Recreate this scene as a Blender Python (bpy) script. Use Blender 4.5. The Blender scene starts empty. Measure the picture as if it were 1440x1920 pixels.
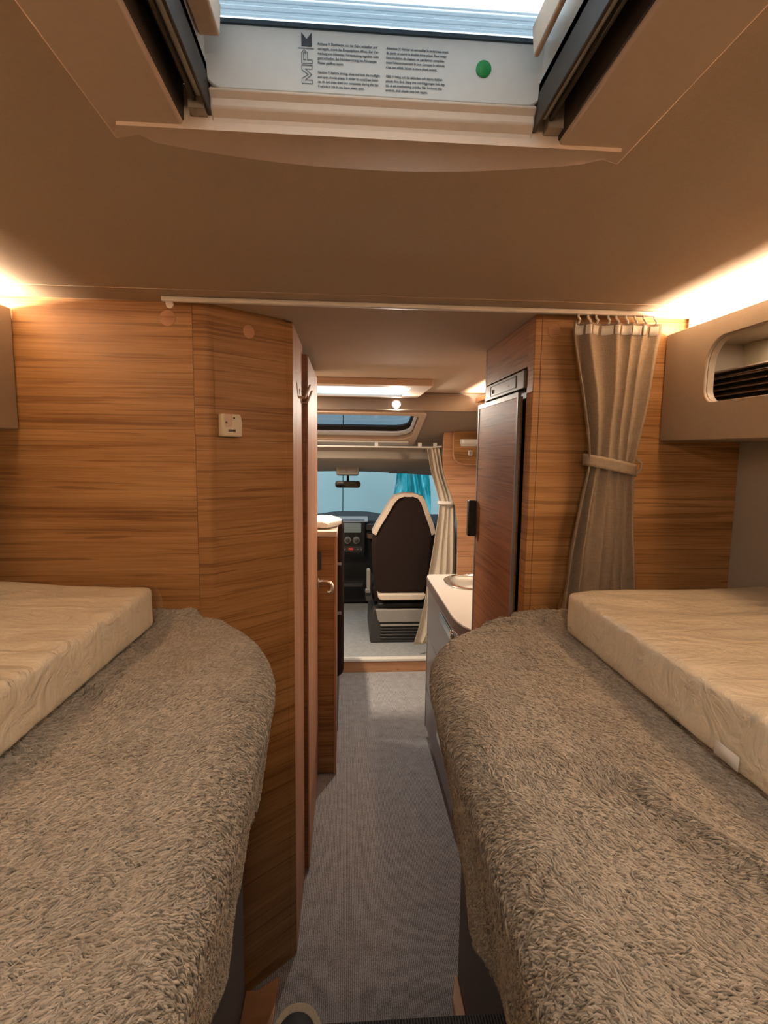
import bpy, bmesh, math, random
import numpy as np
from mathutils import Vector, Matrix
random.seed(5)
RNG = np.random.default_rng(11)
S = bpy.context.scene
COL = S.collection
R = math.radians

# ------------------------------------------------------------------ camera
cam_data = bpy.data.cameras.new('camera')
cam = bpy.data.objects.new('camera', cam_data)
COL.objects.link(cam)
cam_data.sensor_fit = 'HORIZONTAL'
cam_data.sensor_width = 36.0
cam_data.lens = 25.0
cam_data.clip_start = 0.02
cam.matrix_world = Matrix(((0.997517, -0.004163, -0.070305, 0.0),
                           (-0.069374, 0.113972, -0.991059, 0.0),
                           (0.012138, 0.993475, 0.1134, 1.60),
                           (0, 0, 0, 1)))
S.camera = cam
# ------------------------------------------------------------------ world / exposure
world = bpy.data.worlds.new('World')
S.world = world
world.use_nodes = True
world.node_tree.nodes['Background'].inputs[0].default_value = (0.80, 0.92, 1.0, 1)
world.node_tree.nodes['Background'].inputs[1].default_value = 1.7
S.view_settings.view_transform = 'Standard'
S.view_settings.look = 'None'
S.view_settings.exposure = 0.28
S.view_settings.gamma = 1.0
S.view_settings.use_curve_mapping = False

LED_POWER = 29.0
REAR_POWER = 5.0
KITCHEN_POWER = 28.0
WARM = (1.0, 0.81, 0.60)

ZC = 1.955          # ceiling height
XW = 1.07           # side walls
YB = 1.375          # left bulkhead
YR = 1.395          # right bulkhead

# ------------------------------------------------------------------ materials
M = {}
def new_mat(name):
    m = bpy.data.materials.new(name)
    m.use_nodes = True
    n = m.node_tree.nodes
    b = n['Principled BSDF']
    M[name] = m
    return m, m.node_tree, b
def ramp(nt, stops, fac):
    r = nt.nodes.new('ShaderNodeValToRGB')
    while len(r.color_ramp.elements) < len(stops):
        r.color_ramp.elements.new(0.5)
    for e, (p, c) in zip(r.color_ramp.elements, stops):
        e.position = p
        e.color = (c[0], c[1], c[2], 1)
    nt.links.new(fac, r.inputs[0])
    return r.outputs[0]
def coords(nt, scale=(1, 1, 1), loc=(0, 0, 0), rot=(0, 0, 0)):
    t = nt.nodes.new('ShaderNodeTexCoord')
    mp = nt.nodes.new('ShaderNodeMapping')
    mp.inputs['Scale'].default_value = scale
    mp.inputs['Location'].default_value = loc
    mp.inputs['Rotation'].default_value = rot
    nt.links.new(t.outputs['Object'], mp.inputs[0])
    return mp.outputs[0]
def noise(nt, vec, scale=1.0, detail=4, rough=.55, dist=0.0):
    t = nt.nodes.new('ShaderNodeTexNoise')
    t.inputs['Scale'].default_value = scale
    t.inputs['Detail'].default_value = detail
    t.inputs['Roughness'].default_value = rough
    t.inputs['Distortion'].default_value = dist
    nt.links.new(vec, t.inputs['Vector'])
    return t.outputs['Fac']
def bump(nt, b, h, strength=.3, dist=.002):
    bp = nt.nodes.new('ShaderNodeBump')
    bp.inputs['Strength'].default_value = strength
    bp.inputs['Distance'].default_value = dist
    nt.links.new(h, bp.inputs['Height'])
    nt.links.new(bp.outputs[0], b.inputs['Normal'])
def math_node(nt, op, a, b=None, clamp=False):
    t = nt.nodes.new('ShaderNodeMath')
    t.operation = op
    t.use_clamp = clamp
    for i, v in enumerate((a, b)):
        if v is None:
            continue
        if isinstance(v, (int, float)):
            t.inputs[i].default_value = v
        else:
            nt.links.new(v, t.inputs[i])
    return t.outputs[0]
def mix_col(nt, fac, a, b, mode='MIX'):
    t = nt.nodes.new('ShaderNodeMix')
    t.data_type = 'RGBA'
    t.blend_type = mode
    for idx, v in ((0, fac), (6, a), (7, b)):
        if isinstance(v, (int, float)):
            t.inputs[idx].default_value = v
        elif isinstance(v, tuple):
            t.inputs[idx].default_value = (v[0], v[1], v[2], 1)
        else:
            nt.links.new(v, t.inputs[idx])
    return t.outputs[2]
def plain(name, col, rough=.5, metal=0.0, spec=.5, mott=0.06, mscale=60, bmp=0.0, coat=0.0, emit=None, estr=0):
    m, nt, b = new_mat(name)
    v = coords(nt)
    f = noise(nt, v, mscale, 3)
    lo = tuple(c * (1 - mott) for c in col)
    hi = tuple(min(1, c * (1 + mott)) for c in col)
    nt.links.new(ramp(nt, [(.3, lo), (.7, hi)], f), b.inputs['Base Color'])
    b.inputs['Roughness'].default_value = rough
    b.inputs['Metallic'].default_value = metal
    b.inputs['Specular IOR Level'].default_value = spec
    b.inputs['Coat Weight'].default_value = coat
    if bmp:
        bump(nt, b, f, bmp, .001)
    if emit:
        b.inputs['Emission Color'].default_value = (*emit, 1)
        b.inputs['Emission Strength'].default_value = estr
    return m
def wood(name, dark, mid, light, seed=0.0, rough=.42, vertical=False):
    m, nt, b = new_mat(name)
    sc = (30, 30, 1.0) if vertical else (1.0, 1.0, 30)
    sc2 = (240, 240, 5) if vertical else (5, 5, 260)
    sc3 = (11, 11, .9) if vertical else (.9, .9, 11)
    a = noise(nt, coords(nt, sc, (seed, seed * .7, seed * 1.3)), 1.0, 8, .70, 1.2)
    f = noise(nt, coords(nt, sc2, (seed * 2, 0, seed)), 1.0, 3, .6, .3)
    c = noise(nt, coords(nt, sc3, (seed, 3, seed * .3)), 1.0, 2, .5, .6)
    s = math_node(nt, 'ADD', math_node(nt, 'MULTIPLY', a, .56), math_node(nt, 'MULTIPLY', f, .34))
    s = math_node(nt, 'ADD', s, math_node(nt, 'MULTIPLY', c, .36))
    colr = ramp(nt, [(.46, dark), (.60, mid), (.76, light)], s)
    # thin dark pores / growth lines
    g = noise(nt, coords(nt, (2.2, 2.2, 105) if not vertical else (105, 105, 2.2), (seed * 5, 1, 2)), 1.0, 2, .5, .7)
    g2 = ramp(nt, [(.575, (0, 0, 0)), (.62, (1, 1, 1))], g)
    colr = mix_col(nt, math_node(nt, 'MULTIPLY', g2, .6), colr, tuple(d * .8 for d in dark))
    nt.links.new(colr, b.inputs['Base Color'])
    b.inputs['Roughness'].default_value = rough
    b.inputs['Specular IOR Level'].default_value = .4
    bump(nt, b, s, .12, .0015)
    return m
wood('wood_panel', (.19, .082, .024), (.345, .170, .060), (.47, .255, .105), 0.0)
wood('wood_angled', (.175, .073, .020), (.315, .150, .050), (.43, .225, .085), 4.3)
wood('wood_edge', (.36, .175, .095), (.46, .24, .14), (.55, .30, .18), 2.1, rough=.55, vertical=True)
wood('wood_red', (.185, .070, .022), (.285, .120, .042), (.37, .165, .063), 7.7, rough=.52)
wood('wood_dark', (.13, .042, .014), (.20, .070, .022), (.27, .10, .036), 9.1, rough=.4)
wood('wood_pale', (.36, .17, .085), (.47, .24, .125), (.56, .31, .17), 5.5)
plain('ceiling_fabric', (.50, .392, .288), .85, mott=.04, mscale=300, bmp=.05, spec=.2)
plain('grey_wall', (.42, .375, .325), .7, mott=.05, mscale=200, bmp=.05)
plain('locker_taupe', (.33, .255, .19), .55, mott=.04, mscale=250, bmp=.03)
plain('header_brown', (.21, .155, .115), .6, mott=.04, mscale=200)
plain('cornice', (.66, .50, .40), .6, mott=.03)
plain('frame_beige', (.63, .475, .355), .65, mott=.025, mscale=120)
plain('hood_white', (.60, .57, .53), .38, mott=.02, mscale=80)
plain('rail_dark', (.05, .036, .028), .6, mott=.15)
plain('rail_white', (.78, .74, .68), .45, mott=.03)
plain('print_black', (.035, .035, .045), .6, mott=.1)
plain('sticker_green', (.0, .235, .045), .45, mott=.05)
plain('bed_grey', (.17, .165, .17), .6, mott=.08, mscale=150)
plain('chrome', (.82, .80, .78), .12, metal=1.0, mott=.02)
plain('satin_metal', (.72, .66, .60), .3, metal=1.0, mott=.03)
plain('black_plastic', (.016, .015, .015), .45, mott=.2)
plain('dark_plastic', (.045, .042, .042), .5, mott=.15)
plain('grey_plastic', (.30, .28, .26), .5, mott=.06)
plain('dash_top', (.03, .032, .035), .85, mott=.15, spec=.15)
plain('fridge_grey', (.25, .23, .225), .42, metal=.35, mott=.05)
plain('seat_brown', (.024, .014, .012), .85, mott=.25, mscale=400, bmp=.15, spec=.2)
plain('seat_cream', (.72, .60, .49), .55, mott=.04)
plain('worktop', (.47, .43, .395), .35, mott=.05, mscale=350)
plain('worktop_edge', (.13, .095, .085), .45, mott=.1)
plain('kitchen_front', (.235, .22, .23), .32, mott=.04, metal=.25)
plain('socket_cream', (.74, .66, .52), .45, mott=.02)
plain('hall_panel', (.37, .47, .465), .6, mott=.05, mscale=1.4)
plain('hall_floor', (.25, .27, .28), .6, mott=.1, mscale=4)
plain('headliner', (.40, .36, .31), .8, mott=.05, mscale=200)
plain('headliner_dark', (.36, .325, .28), .8, mott=.06, mscale=200)
plain('white_plastic', (.80, .78, .74), .4, mott=.02)
plain('red_button', (.55, .03, .02), .4, emit=(1, .1, .05), estr=.12)
plain('reflection_red', (.50, .09, .08), .5)
plain('crate_grey', (.085, .10, .12), .6)
plain('seal_blue', (.04, .05, .06), .4)
plain('shoe_beige', (.52, .42, .30), .75, mott=.12, mscale=150, bmp=.2)
plain('shoe_black', (.022, .022, .024), .7, mott=.2)
plain('shelf_inside', (.66, .55, .37), .6, mott=.05)
plain('slat_brown', (.16, .095, .062), .4, mott=.1)
plain('spot_glow', (1, 1, 1), .4, emit=(1.0, .93, .84), estr=14)
plain('led_glow', (1, 1, 1), .4, emit=WARM, estr=3)

def screen_mat():
    m, nt, b = new_mat('screen')
    b.inputs['Base Color'].default_value = (.30, .38, .42, 1)  # pale bluish base colour paints in the display's reflection
    b.inputs['Roughness'].default_value = .08
    b.inputs['Coat Weight'].default_value = .6
screen_mat()
def mirror_mat():
    m, nt, b = new_mat('mirror_glass')
    b.inputs['Base Color'].default_value = (.22, .22, .23, 1)
    b.inputs['Metallic'].default_value = 1
    b.inputs['Roughness'].default_value = .05
mirror_mat()
def glass_mat(name, tint, gloss=.08, rough=.02):
    m = bpy.data.materials.new(name)
    m.use_nodes = True
    nt = m.node_tree
    nt.nodes.clear()
    out = nt.nodes.new('ShaderNodeOutputMaterial')
    t = nt.nodes.new('ShaderNodeBsdfTransparent')
    t.inputs[0].default_value = (*tint, 1)
    g = nt.nodes.new('ShaderNodeBsdfGlossy')
    g.inputs['Roughness'].default_value = rough
    mx = nt.nodes.new('ShaderNodeMixShader')
    mx.inputs[0].default_value = gloss
    nt.links.new(t.outputs[0], mx.inputs[1])
    nt.links.new(g.outputs[0], mx.inputs[2])
    nt.links.new(mx.outputs[0], out.inputs[0])
    M[name] = m
glass_mat('pane_clear', (.93, .96, .97), .05, .1)
glass_mat('pane_ridge', (.66, .72, .76), .25, .15)
glass_mat('pane_tinted', (.62, .66, .72), .10, .05)
glass_mat('windscreen', (.84, .90, .92), .05)

def teal_mat():
    m, nt, b = new_mat('teal_film')
    f = noise(nt, coords(nt, (3, 3, 1)), 2.5, 4, .6, 1.2)
    nt.links.new(ramp(nt, [(.35, (.0, .20, .24)), (.6, (.02, .38, .42)), (.8, (.35, .62, .64))], f), b.inputs['Base Color'])
    b.inputs['Roughness'].default_value = .22
    b.inputs['Coat Weight'].default_value = .5
    bump(nt, b, f, .5, .03)
teal_mat()
def carpet_mat(name, lo, hi, rib):
    m, nt, b = new_mat(name)
    f = noise(nt, coords(nt), 210, 4, .7)
    g = noise(nt, coords(nt), 22, 4, .65)
    s = math_node(nt, 'ADD', math_node(nt, 'MULTIPLY', f, .75), math_node(nt, 'MULTIPLY', g, .25))
    w = nt.nodes.new('ShaderNodeTexWave')
    w.wave_type = 'BANDS'
    w.bands_direction = 'X'
    w.inputs['Scale'].default_value = 52
    w.inputs['Distortion'].default_value = .7
    w.inputs['Detail'].default_value = 2
    w.inputs['Detail Scale'].default_value = 3
    nt.links.new(coords(nt), w.inputs['Vector'])
    s2 = math_node(nt, 'ADD', math_node(nt, 'MULTIPLY', s, 1 - rib), math_node(nt, 'MULTIPLY', w.outputs['Fac'], rib))
    nt.links.new(ramp(nt, [(.34, lo), (.66, hi)], s2), b.inputs['Base Color'])
    b.inputs['Roughness'].default_value = .95
    b.inputs['Specular IOR Level'].default_value = .1
    bump(nt, b, s2, .45, .003)
carpet_mat('carpet', (.12, .115, .12), (.52, .51, .52), .18)
carpet_mat('carpet_cab', (.24, .25, .26), (.46, .47, .48), .05)
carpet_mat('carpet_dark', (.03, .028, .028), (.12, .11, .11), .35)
def fleece(name, lo, hi):
    m, nt, b = new_mat(name)
    f = noise(nt, coords(nt), 14, 4, .6, .5)
    g = noise(nt, coords(nt), 180, 2, .6)
    s = math_node(nt, 'ADD', math_node(nt, 'MULTIPLY', f, .6), math_node(nt, 'MULTIPLY', g, .4))
    nt.links.new(ramp(nt, [(.33, lo), (.66, hi)], s), b.inputs['Base Color'])
    b.inputs['Roughness'].default_value = .9
    b.inputs['Specular IOR Level'].default_value = .15
    b.inputs['Sheen Weight'].default_value = .25
    b.inputs['Sheen Roughness'].default_value = .5
def pile_mat():
    m, nt, b = new_mat('fleece_pile')
    g = nt.nodes.new('ShaderNodeNewGeometry')
    f = noise(nt, coords(nt), 12, 4, .6, .5)
    s_ = math_node(nt, 'ADD', math_node(nt, 'MULTIPLY', f, .45), math_node(nt, 'MULTIPLY', g.outputs['Random Per Island'], .55))
    nt.links.new(ramp(nt, [(.15, (.26, .226, .188)), (.5, (.385, .342, .29)), (.85, (.50, .45, .39))], s_), b.inputs['Base Color'])
    b.inputs['Roughness'].default_value = .9
    b.inputs['Specular IOR Level'].default_value = .12
    b.inputs['Sheen Weight'].default_value = .15
pile_mat()
fleece('fleece_base', (.20, .17, .135), (.30, .26, .21))
def linen(name, lo, hi):
    m, nt, b = new_mat(name)
    v = noise(nt, coords(nt, (900, 900, 60)), 1, 2, .5)
    h = noise(nt, coords(nt, (60, 60, 900)), 1, 2, .5)
    g = noise(nt, coords(nt), 35, 3, .6)
    s = math_node(nt, 'ADD', math_node(nt, 'MULTIPLY', v, .4), math_node(nt, 'MULTIPLY', h, .4))
    s = math_node(nt, 'ADD', s, math_node(nt, 'MULTIPLY', g, .2))
    nt.links.new(ramp(nt, [(.36, lo), (.64, hi)], s), b.inputs['Base Color'])
    b.inputs['Roughness'].default_value = .85
    b.inputs['Specular IOR Level'].default_value = .15
    bump(nt, b, s, .25, .0008)
linen('linen_brown', (.225, .172, .125), (.335, .262, .195))
linen('linen_beige', (.47, .41, .32), (.62, .55, .45))
def wrap_mat():
    m, nt, b = new_mat('wrap_cream')
    f = noise(nt, coords(nt, (4, 9, 9)), 2.0, 5, .55, 1.6)
    st = noise(nt, coords(nt, (160, 160, 6)), 1.0, 2, .5)
    g = noise(nt, coords(nt, (3, 3, 3)), 2.2, 3, .5)
    c = ramp(nt, [(.3, (.74, .66, .51)), (.7, (.88, .80, .65))], math_node(nt, 'ADD', math_node(nt, 'MULTIPLY', g, .6), math_node(nt, 'MULTIPLY', st, .4)))
    nt.links.new(c, b.inputs['Base Color'])
    b.inputs['Roughness'].default_value = .5
    b.inputs['Coat Weight'].default_value = .55
    b.inputs['Coat Roughness'].default_value = .22
    bump(nt, b, f, .9, .014)
wrap_mat()
def blind_mat():
    m = bpy.data.materials.new('blind_cloth')
    m.use_nodes = True
    nt = m.node_tree
    nt.nodes.clear()
    out = nt.nodes.new('ShaderNodeOutputMaterial')
    t = nt.nodes.new('ShaderNodeBsdfTranslucent')
    t.inputs[0].default_value = (.92, .93, .93, 1)
    dfs = nt.nodes.new('ShaderNodeBsdfDiffuse')
    dfs.inputs[0].default_value = (.8, .8, .78, 1)
    mx = nt.nodes.new('ShaderNodeMixShader')
    mx.inputs[0].default_value = .2
    nt.links.new(t.outputs[0], mx.inputs[1])
    nt.links.new(dfs.outputs[0], mx.inputs[2])
    nt.links.new(mx.outputs[0], out.inputs[0])
    M['blind_cloth'] = m
blind_mat()
glass_mat('clear_film', (.90, .87, .80), .22, .15)

# ------------------------------------------------------------------ mesh helpers
class MB:
    def __init__(self):
        self.v = []
        self.f = []
    def add(self, vs, fs):
        o = len(self.v)
        self.v += [tuple(p) for p in vs]
        self.f += [tuple(i + o for i in q) for q in fs]
        return self
    def box(self, x0, x1, y0, y1, z0, z1):
        vs = [(x, y, z) for z in (z0, z1) for y in (y0, y1) for x in (x0, x1)]
        return self.add(vs, [(0, 2, 3, 1), (4, 5, 7, 6), (0, 1, 5, 4), (2, 6, 7, 3), (0, 4, 6, 2), (1, 3, 7, 5)])
    def prism(self, pts, lo, hi, fn):
        """2-D outline extruded between lo and hi; fn(u, v, w) gives the 3-D point"""
        n = len(pts)
        vs = [fn(u, v, lo) for u, v in pts] + [fn(u, v, hi) for u, v in pts]
        fs = [tuple(range(n - 1, -1, -1)), tuple(range(n, 2 * n))]
        fs += [(i, (i + 1) % n, n + (i + 1) % n, n + i) for i in range(n)]
        return self.add(vs, fs)
    def ring(self, outer, inner, lo, hi, fn, c=None):
        """plate with a hole, both outlines star-shaped about the hole's centre"""
        if c is None:
            c = (sum(p[0] for p in inner) / len(inner), sum(p[1] for p in inner) / len(inner))
        angs = sorted({round(math.atan2(p[1] - c[1], p[0] - c[0]), 5) for p in list(outer) + list(inner)})
        A = [ray_poly(outer, c, a) for a in angs]
        B = [ray_poly(inner, c, a) for a in angs]
        n = len(angs)
        vs = [fn(*p, lo) for p in A] + [fn(*p, lo) for p in B] + [fn(*p, hi) for p in A] + [fn(*p, hi) for p in B]
        fs = []
        for i in range(n):
            j = (i + 1) % n
            fs += [(i, n + i, n + j, j), (2 * n + i, 2 * n + j, 3 * n + j, 3 * n + i),
                   (i, j, 2 * n + j, 2 * n + i), (n + i, 3 * n + i, 3 * n + j, n + j)]
        return self.add(vs, fs)
    def tube(self, pts, r, n=10, closed=False):
        P = [Vector(p) for p in pts]
        rs = r if isinstance(r, (list, tuple)) else [r] * len(P)
        rings = []
        up = Vector((0, 0, 1))
        for i, p in enumerate(P):
            a = P[(i - 1) % len(P)] if (i > 0 or closed) else p
            b = P[(i + 1) % len(P)] if (i < len(P) - 1 or closed) else p
            t = (b - a).normalized()
            s = t.cross(up)
            if s.length < 1e-3:
                s = t.cross(Vector((1, 0, 0)))
            s.normalize()
            q = s.cross(t)
            up = q
            rings.append([p + (s * math.cos(k * 2 * math.pi / n) + q * math.sin(k * 2 * math.pi / n)) * rs[i] for k in range(n)])
        vs = [v for rg in rings for v in rg]
        fs = []
        m = len(P)
        for i in range(m if closed else m - 1):
            j = (i + 1) % m
            for k in range(n):
                fs.append((i * n + k, i * n + (k + 1) % n, j * n + (k + 1) % n, j * n + k))
        if not closed:
            fs += [tuple(range(n - 1, -1, -1)), tuple(range((m - 1) * n, m * n))]
        return self.add(vs, fs)
    def lathe(self, prof, fn, n=28):
        """profile of (radius, height) turned about an axis; fn(a, b, h)"""
        m = len(prof)
        vs = [fn(r * math.cos(2 * math.pi * k / n), r * math.sin(2 * math.pi * k / n), h) for r, h in prof for k in range(n)]
        fs = []
        for i in range(m - 1):
            for k in range(n):
                fs.append((i * n + k, i * n + (k + 1) % n, (i + 1) * n + (k + 1) % n, (i + 1) * n + k))
        fs += [tuple(range(n - 1, -1, -1)), tuple(range((m - 1) * n, m * n))]
        return self.add(vs, fs)
    def grid(self, fn, nu, nv):
        vs = [fn(i / nu, j / nv) for j in range(nv + 1) for i in range(nu + 1)]
        fs = [(j * (nu + 1) + i, j * (nu + 1) + i + 1, (j + 1) * (nu + 1) + i + 1, (j + 1) * (nu + 1) + i) for j in range(nv) for i in range(nu)]
        return self.add(vs, fs)
    def build(self, name, mat, parent=None, bevel=0, seg=2, smooth=35, solid=0, label=None):
        me = bpy.data.meshes.new(name)
        me.from_pydata([tuple(p) for p in self.v], [], self.f)
        bm = bmesh.new()
        bm.from_mesh(me)
        bmesh.ops.recalc_face_normals(bm, faces=bm.faces)
        bm.to_mesh(me)
        bm.free()
        me.materials.append(M[mat])
        me.polygons.foreach_set('use_smooth', [True] * len(me.polygons))
        me.set_sharp_from_angle(angle=R(smooth))
        o = bpy.data.objects.new(name, me)
        COL.objects.link(o)
        if parent:
            attach(o, parent)
        if solid:
            md = o.modifiers.new('thickness', 'SOLIDIFY')
            md.thickness = solid
            md.offset = 0
        if bevel:
            md = o.modifiers.new('bevel', 'BEVEL')
            md.width = bevel
            md.segments = seg
            md.limit_method = 'ANGLE'
            md.angle_limit = R(40)
            md.harden_normals = False
        if label:
            o['label'] = label
        return o
def ray_poly(poly, c, a):
    dx, dy = math.cos(a), math.sin(a)
    best = None
    n = len(poly)
    for i in range(n):
        ax, ay = poly[i][0] - c[0], poly[i][1] - c[1]
        bx, by = poly[(i + 1) % n][0] - c[0], poly[(i + 1) % n][1] - c[1]
        ex, ey = bx - ax, by - ay
        den = dx * ey - dy * ex
        if abs(den) < 1e-12:
            continue
        t = (ax * ey - ay * ex) / den
        s = (ax * dy - ay * dx) / den
        if t > 0 and -1e-6 <= s <= 1 + 1e-6 and (best is None or t > best):
            best = t
    return (c[0] + dx * best, c[1] + dy * best)
def rrect(x0, x1, y0, y1, r, n=6):
    rr = r if isinstance(r, (list, tuple)) else [r] * 4      # corners: x1y1, x0y1, x0y0, x1y0
    pts = []
    for k, (cx, cy, a0) in enumerate(((x1, y1, 0), (x0, y1, 90), (x0, y0, 180), (x1, y0, 270))):
        q = rr[k]
        px = cx - q if cx == x1 else cx + q
        py = cy - q if cy == y1 else cy + q
        if q < 1e-6:
            pts.append((px, py))
            continue
        for i in range(n + 1):
            a = R(a0 + 90 * i / n)
            pts.append((px + q * math.cos(a), py + q * math.sin(a)))
    return pts
XY = lambda u, v, w: (u, v, w)
XZ = lambda u, v, w: (u, w, v)
YZ = lambda u, v, w: (w, u, v)
def attach(o, parent):
    o.parent = parent
    o.matrix_parent_inverse = Matrix.Translation(-Vector(parent.location)) if parent.type == 'EMPTY' else Matrix.Identity(4)
def thing(name, loc, label, cat, group=None):
    o = bpy.data.objects.new(name, None)
    o.empty_display_size = .1
    COL.objects.link(o)
    o.location = loc
    return tag(o, label, cat, group)
def tag(o, label, cat, group=None):
    o['label'] = label
    o['category'] = cat
    if group:
        o['group'] = group
    return o
def struct(o, label=None):
    o['kind'] = 'structure'
    if label:
        o['label'] = label
    return o
def struct_root(name, loc, label):
    o = bpy.data.objects.new(name, None)
    o.empty_display_size = .1
    COL.objects.link(o)
    o.location = loc
    return struct(o, label)
def box(name, mat, x0, x1, y0, y1, z0, z1, parent=None, bevel=0, seg=2, label=None):
    return MB().box(x0, x1, y0, y1, z0, z1).build(name, mat, parent, bevel, seg, label=label)
def area_light(name, loc, sx, sy, rot, power, col, parent=None, spread=180):
    d = bpy.data.lights.new(name, 'AREA')
    d.shape = 'RECTANGLE'
    d.size = sx
    d.size_y = sy
    d.energy = power
    d.color = col
    d.spread = R(spread)
    o = bpy.data.objects.new(name, d)
    COL.objects.link(o)
    o.rotation_euler = rot
    o.location = loc
    if parent:
        attach(o, parent)
    return o
def text_mesh(name, body, size, fn, mat, parent, bold=0, align='LEFT', spacing=1.0):
    c = bpy.data.curves.new(name, 'FONT')
    c.body = body
    c.size = size
    c.align_x = align
    c.space_line = spacing
    c.offset = bold
    c.resolution_u = 2
    t = bpy.data.objects.new(name, c)
    COL.objects.link(t)
    dg = bpy.context.evaluated_depsgraph_get()
    me = bpy.data.meshes.new_from_object(t.evaluated_get(dg))
    bpy.data.objects.remove(t)
    bpy.data.curves.remove(c)
    for v in me.vertices:
        v.co = fn(v.co.x, v.co.y, 0)
    me.materials.clear()
    me.materials.append(M[mat])
    o = bpy.data.objects.new(name, me)
    COL.objects.link(o)
    attach(o, parent)
    return o

# ================================================================== SETTING
struct(box('floor', 'carpet', -XW, XW, -.85, 3.735, -.05, 0), 'grey ribbed carpet floor running along the aisle')
struct(box('floor', 'carpet_cab', -XW, XW, 3.735, 5.7, -.05, .098), 'pale grey raised floor of the driving cab')
struct(box('wall_left', 'grey_wall', -XW - .03, -XW, -.85, 5.7, 0, ZC), 'grey side wall behind the left bed')
struct(box('wall_right', 'grey_wall', XW, XW + .03, -.85, 5.7, 0, ZC), 'grey side wall behind the right bed')
struct(box('wall_rear', 'grey_wall', -XW, XW, -.88, -.85, 0, ZC), 'grey rear wall behind the beds')

# ceiling with two roof openings
H1 = (-.190, .250, -.10, .625)
H2 = (-.19, .335, 2.72, 3.19)
m = MB()
def slab(x0, x1, y0, y1):
    m.box(x0, x1, y0, y1, ZC, ZC + .035)
slab(-XW, XW, -.85, H1[2])
slab(-XW, H1[0], H1[2], H1[3])
slab(H1[1], XW, H1[2], H1[3])
slab(-XW, XW, H1[3], H2[2])
slab(-XW, H2[0], H2[2], H2[3])
slab(H2[1], XW, H2[2], H2[3])
slab(-XW, XW, H2[3], 3.30)
struct(m.build('ceiling', 'ceiling_fabric'), 'taupe fabric covered ceiling of the motorhome')
struct(box('trim_1', 'ceiling_fabric', -XW, XW, 1.272, 1.279, ZC - .0015, ZC + .001, bevel=.001), 'thin taupe seam strip across the ceiling before the curtain rail')

# front header over the cab, and the sloping cab lining
struct(box('trim_2', 'header_brown', -XW, XW, 3.262, 3.30, 1.845, ZC, bevel=.004), 'taupe header beam where the ceiling drops to the cab')
# slope plane from (y 3.29, z 1.848) to (y 3.97, z 1.652)
SY0, SZ0, SY1, SZ1 = 3.29, 1.850, 3.97, 1.652
sl = math.hypot(SY1 - SY0, SZ1 - SZ0)
sdy, sdz = (SY1 - SY0) / sl, (SZ1 - SZ0) / sl
def slope(u, v, w):       # u along x, v down the slope, w along its normal (up)
    return (u, SY0 + v * sdy - w * sdz, SZ0 + v * sdz + w * sdy)
m = MB()
m.ring(rrect(-XW, XW, 0, sl, 0), rrect(-.46, .46, .045, .63, [.07, .03, .03, .03][::-1], 6), 0, .03, slope)
struct(m.build('ceiling', 'locker_taupe'), 'sloping taupe cab lining around the panorama window')
m = MB()
m.prism([(3.97, 1.652), (4.03, 1.640), (4.06, 1.56), (4.055, 1.537), (4.07, 1.535), (4.09, 1.66), (4.0, 1.70), (3.95, 1.69)], -.95, .95, YZ)
struct(m.build('trim_3', 'headliner', bevel=.006), 'grey fabric flap across the top of the cab')
# cab headliner, sagging towards the sides
def hl(u, v):
    x = -.98 + 1.96 * u
    s = (x / .98) ** 2
    y = 4.06 + v * (.66 - .12 * s)
    z = 1.55 - .12 * v ** .8 - .05 * s * v - .02 * math.sin(v * math.pi)
    return (x, y, z)
struct(MB().grid(hl, 30, 10).build('ceiling', 'headliner_dark', solid=.02), 'dark grey cab headliner above the windscreen')

# step up to the cab
sr = struct_root('trim_4', (.0, 3.735, 0), 'wooden step riser up to the cab floor')
box('riser_board', 'wood_pale', -.75, .75, 3.720, 3.736, 0, .082, sr, .002)
box('edge_strip', 'rail_white', -.75, .75, 3.714, 3.765, .082, .102, sr, .003, label='white metal edge strip')
for x in (-.06, .378):
    MB().lathe([(.010, 3.7205), (.010, 3.7175), (.006, 3.716)], lambda a, b, h: (x + a, h, .027 + b), 14).build('screw_cap', 'wood_edge', sr)

# ---------------------------------------------------- left partition (washroom wall)
pl = struct_root('wall_front_left', (-.6, 1.4, 0), 'wood laminate partition behind the left bed with an angled corner')
box('main_panel', 'wood_panel', -XW, -.378, YB, YB + .03, 0, ZC, pl)
m = MB()
arc = [(-.378, YB)] + [(-.378 + .04 * t, YB + .0035 * t * t) for t in (.3, .6, .8)] + [(-.338, YB + .006), (-.330, YB + .018), (-.345, YB + .05), (-.378, YB + .05)]
m.prism(arc, 0, ZC, XY)
m.build('corner_post', 'wood_angled', pl, bevel=.002)
ax, ay, bx_, by_ = -.332, YB + .016, -.170, 1.532
d = math.hypot(bx_ - ax, by_ - ay)
nx, ny = -(by_ - ay) / d, (bx_ - ax) / d
m = MB()
m.prism([(ax, ay), (bx_, by_), (bx_ + nx * .03, by_ + ny * .03), (ax + nx * .03, ay + ny * .03)], 0.0, ZC, XY)
m.build('angled_panel', 'wood_angled', pl)
m = MB()
m.prism([(-.1695, 1.531), (-.152, 1.549), (-.158, 1.565), (-.185, 1.56)], 0, ZC - .004, XY)
m.build('edge_trim', 'wood_angled', pl, bevel=.0015)
box('jamb', 'wood_edge', -.19, -.1525, 1.552, 1.895, 0, ZC, pl, .002)
m = MB()
m.lathe([(.019, YB - .0002), (.019, YB - .0015), (.017, YB - .002)], lambda a, b, h: (-.435 + a, h, 1.915 + b), 24)
m.build('cover_cap', 'wood_pale', pl)
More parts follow.
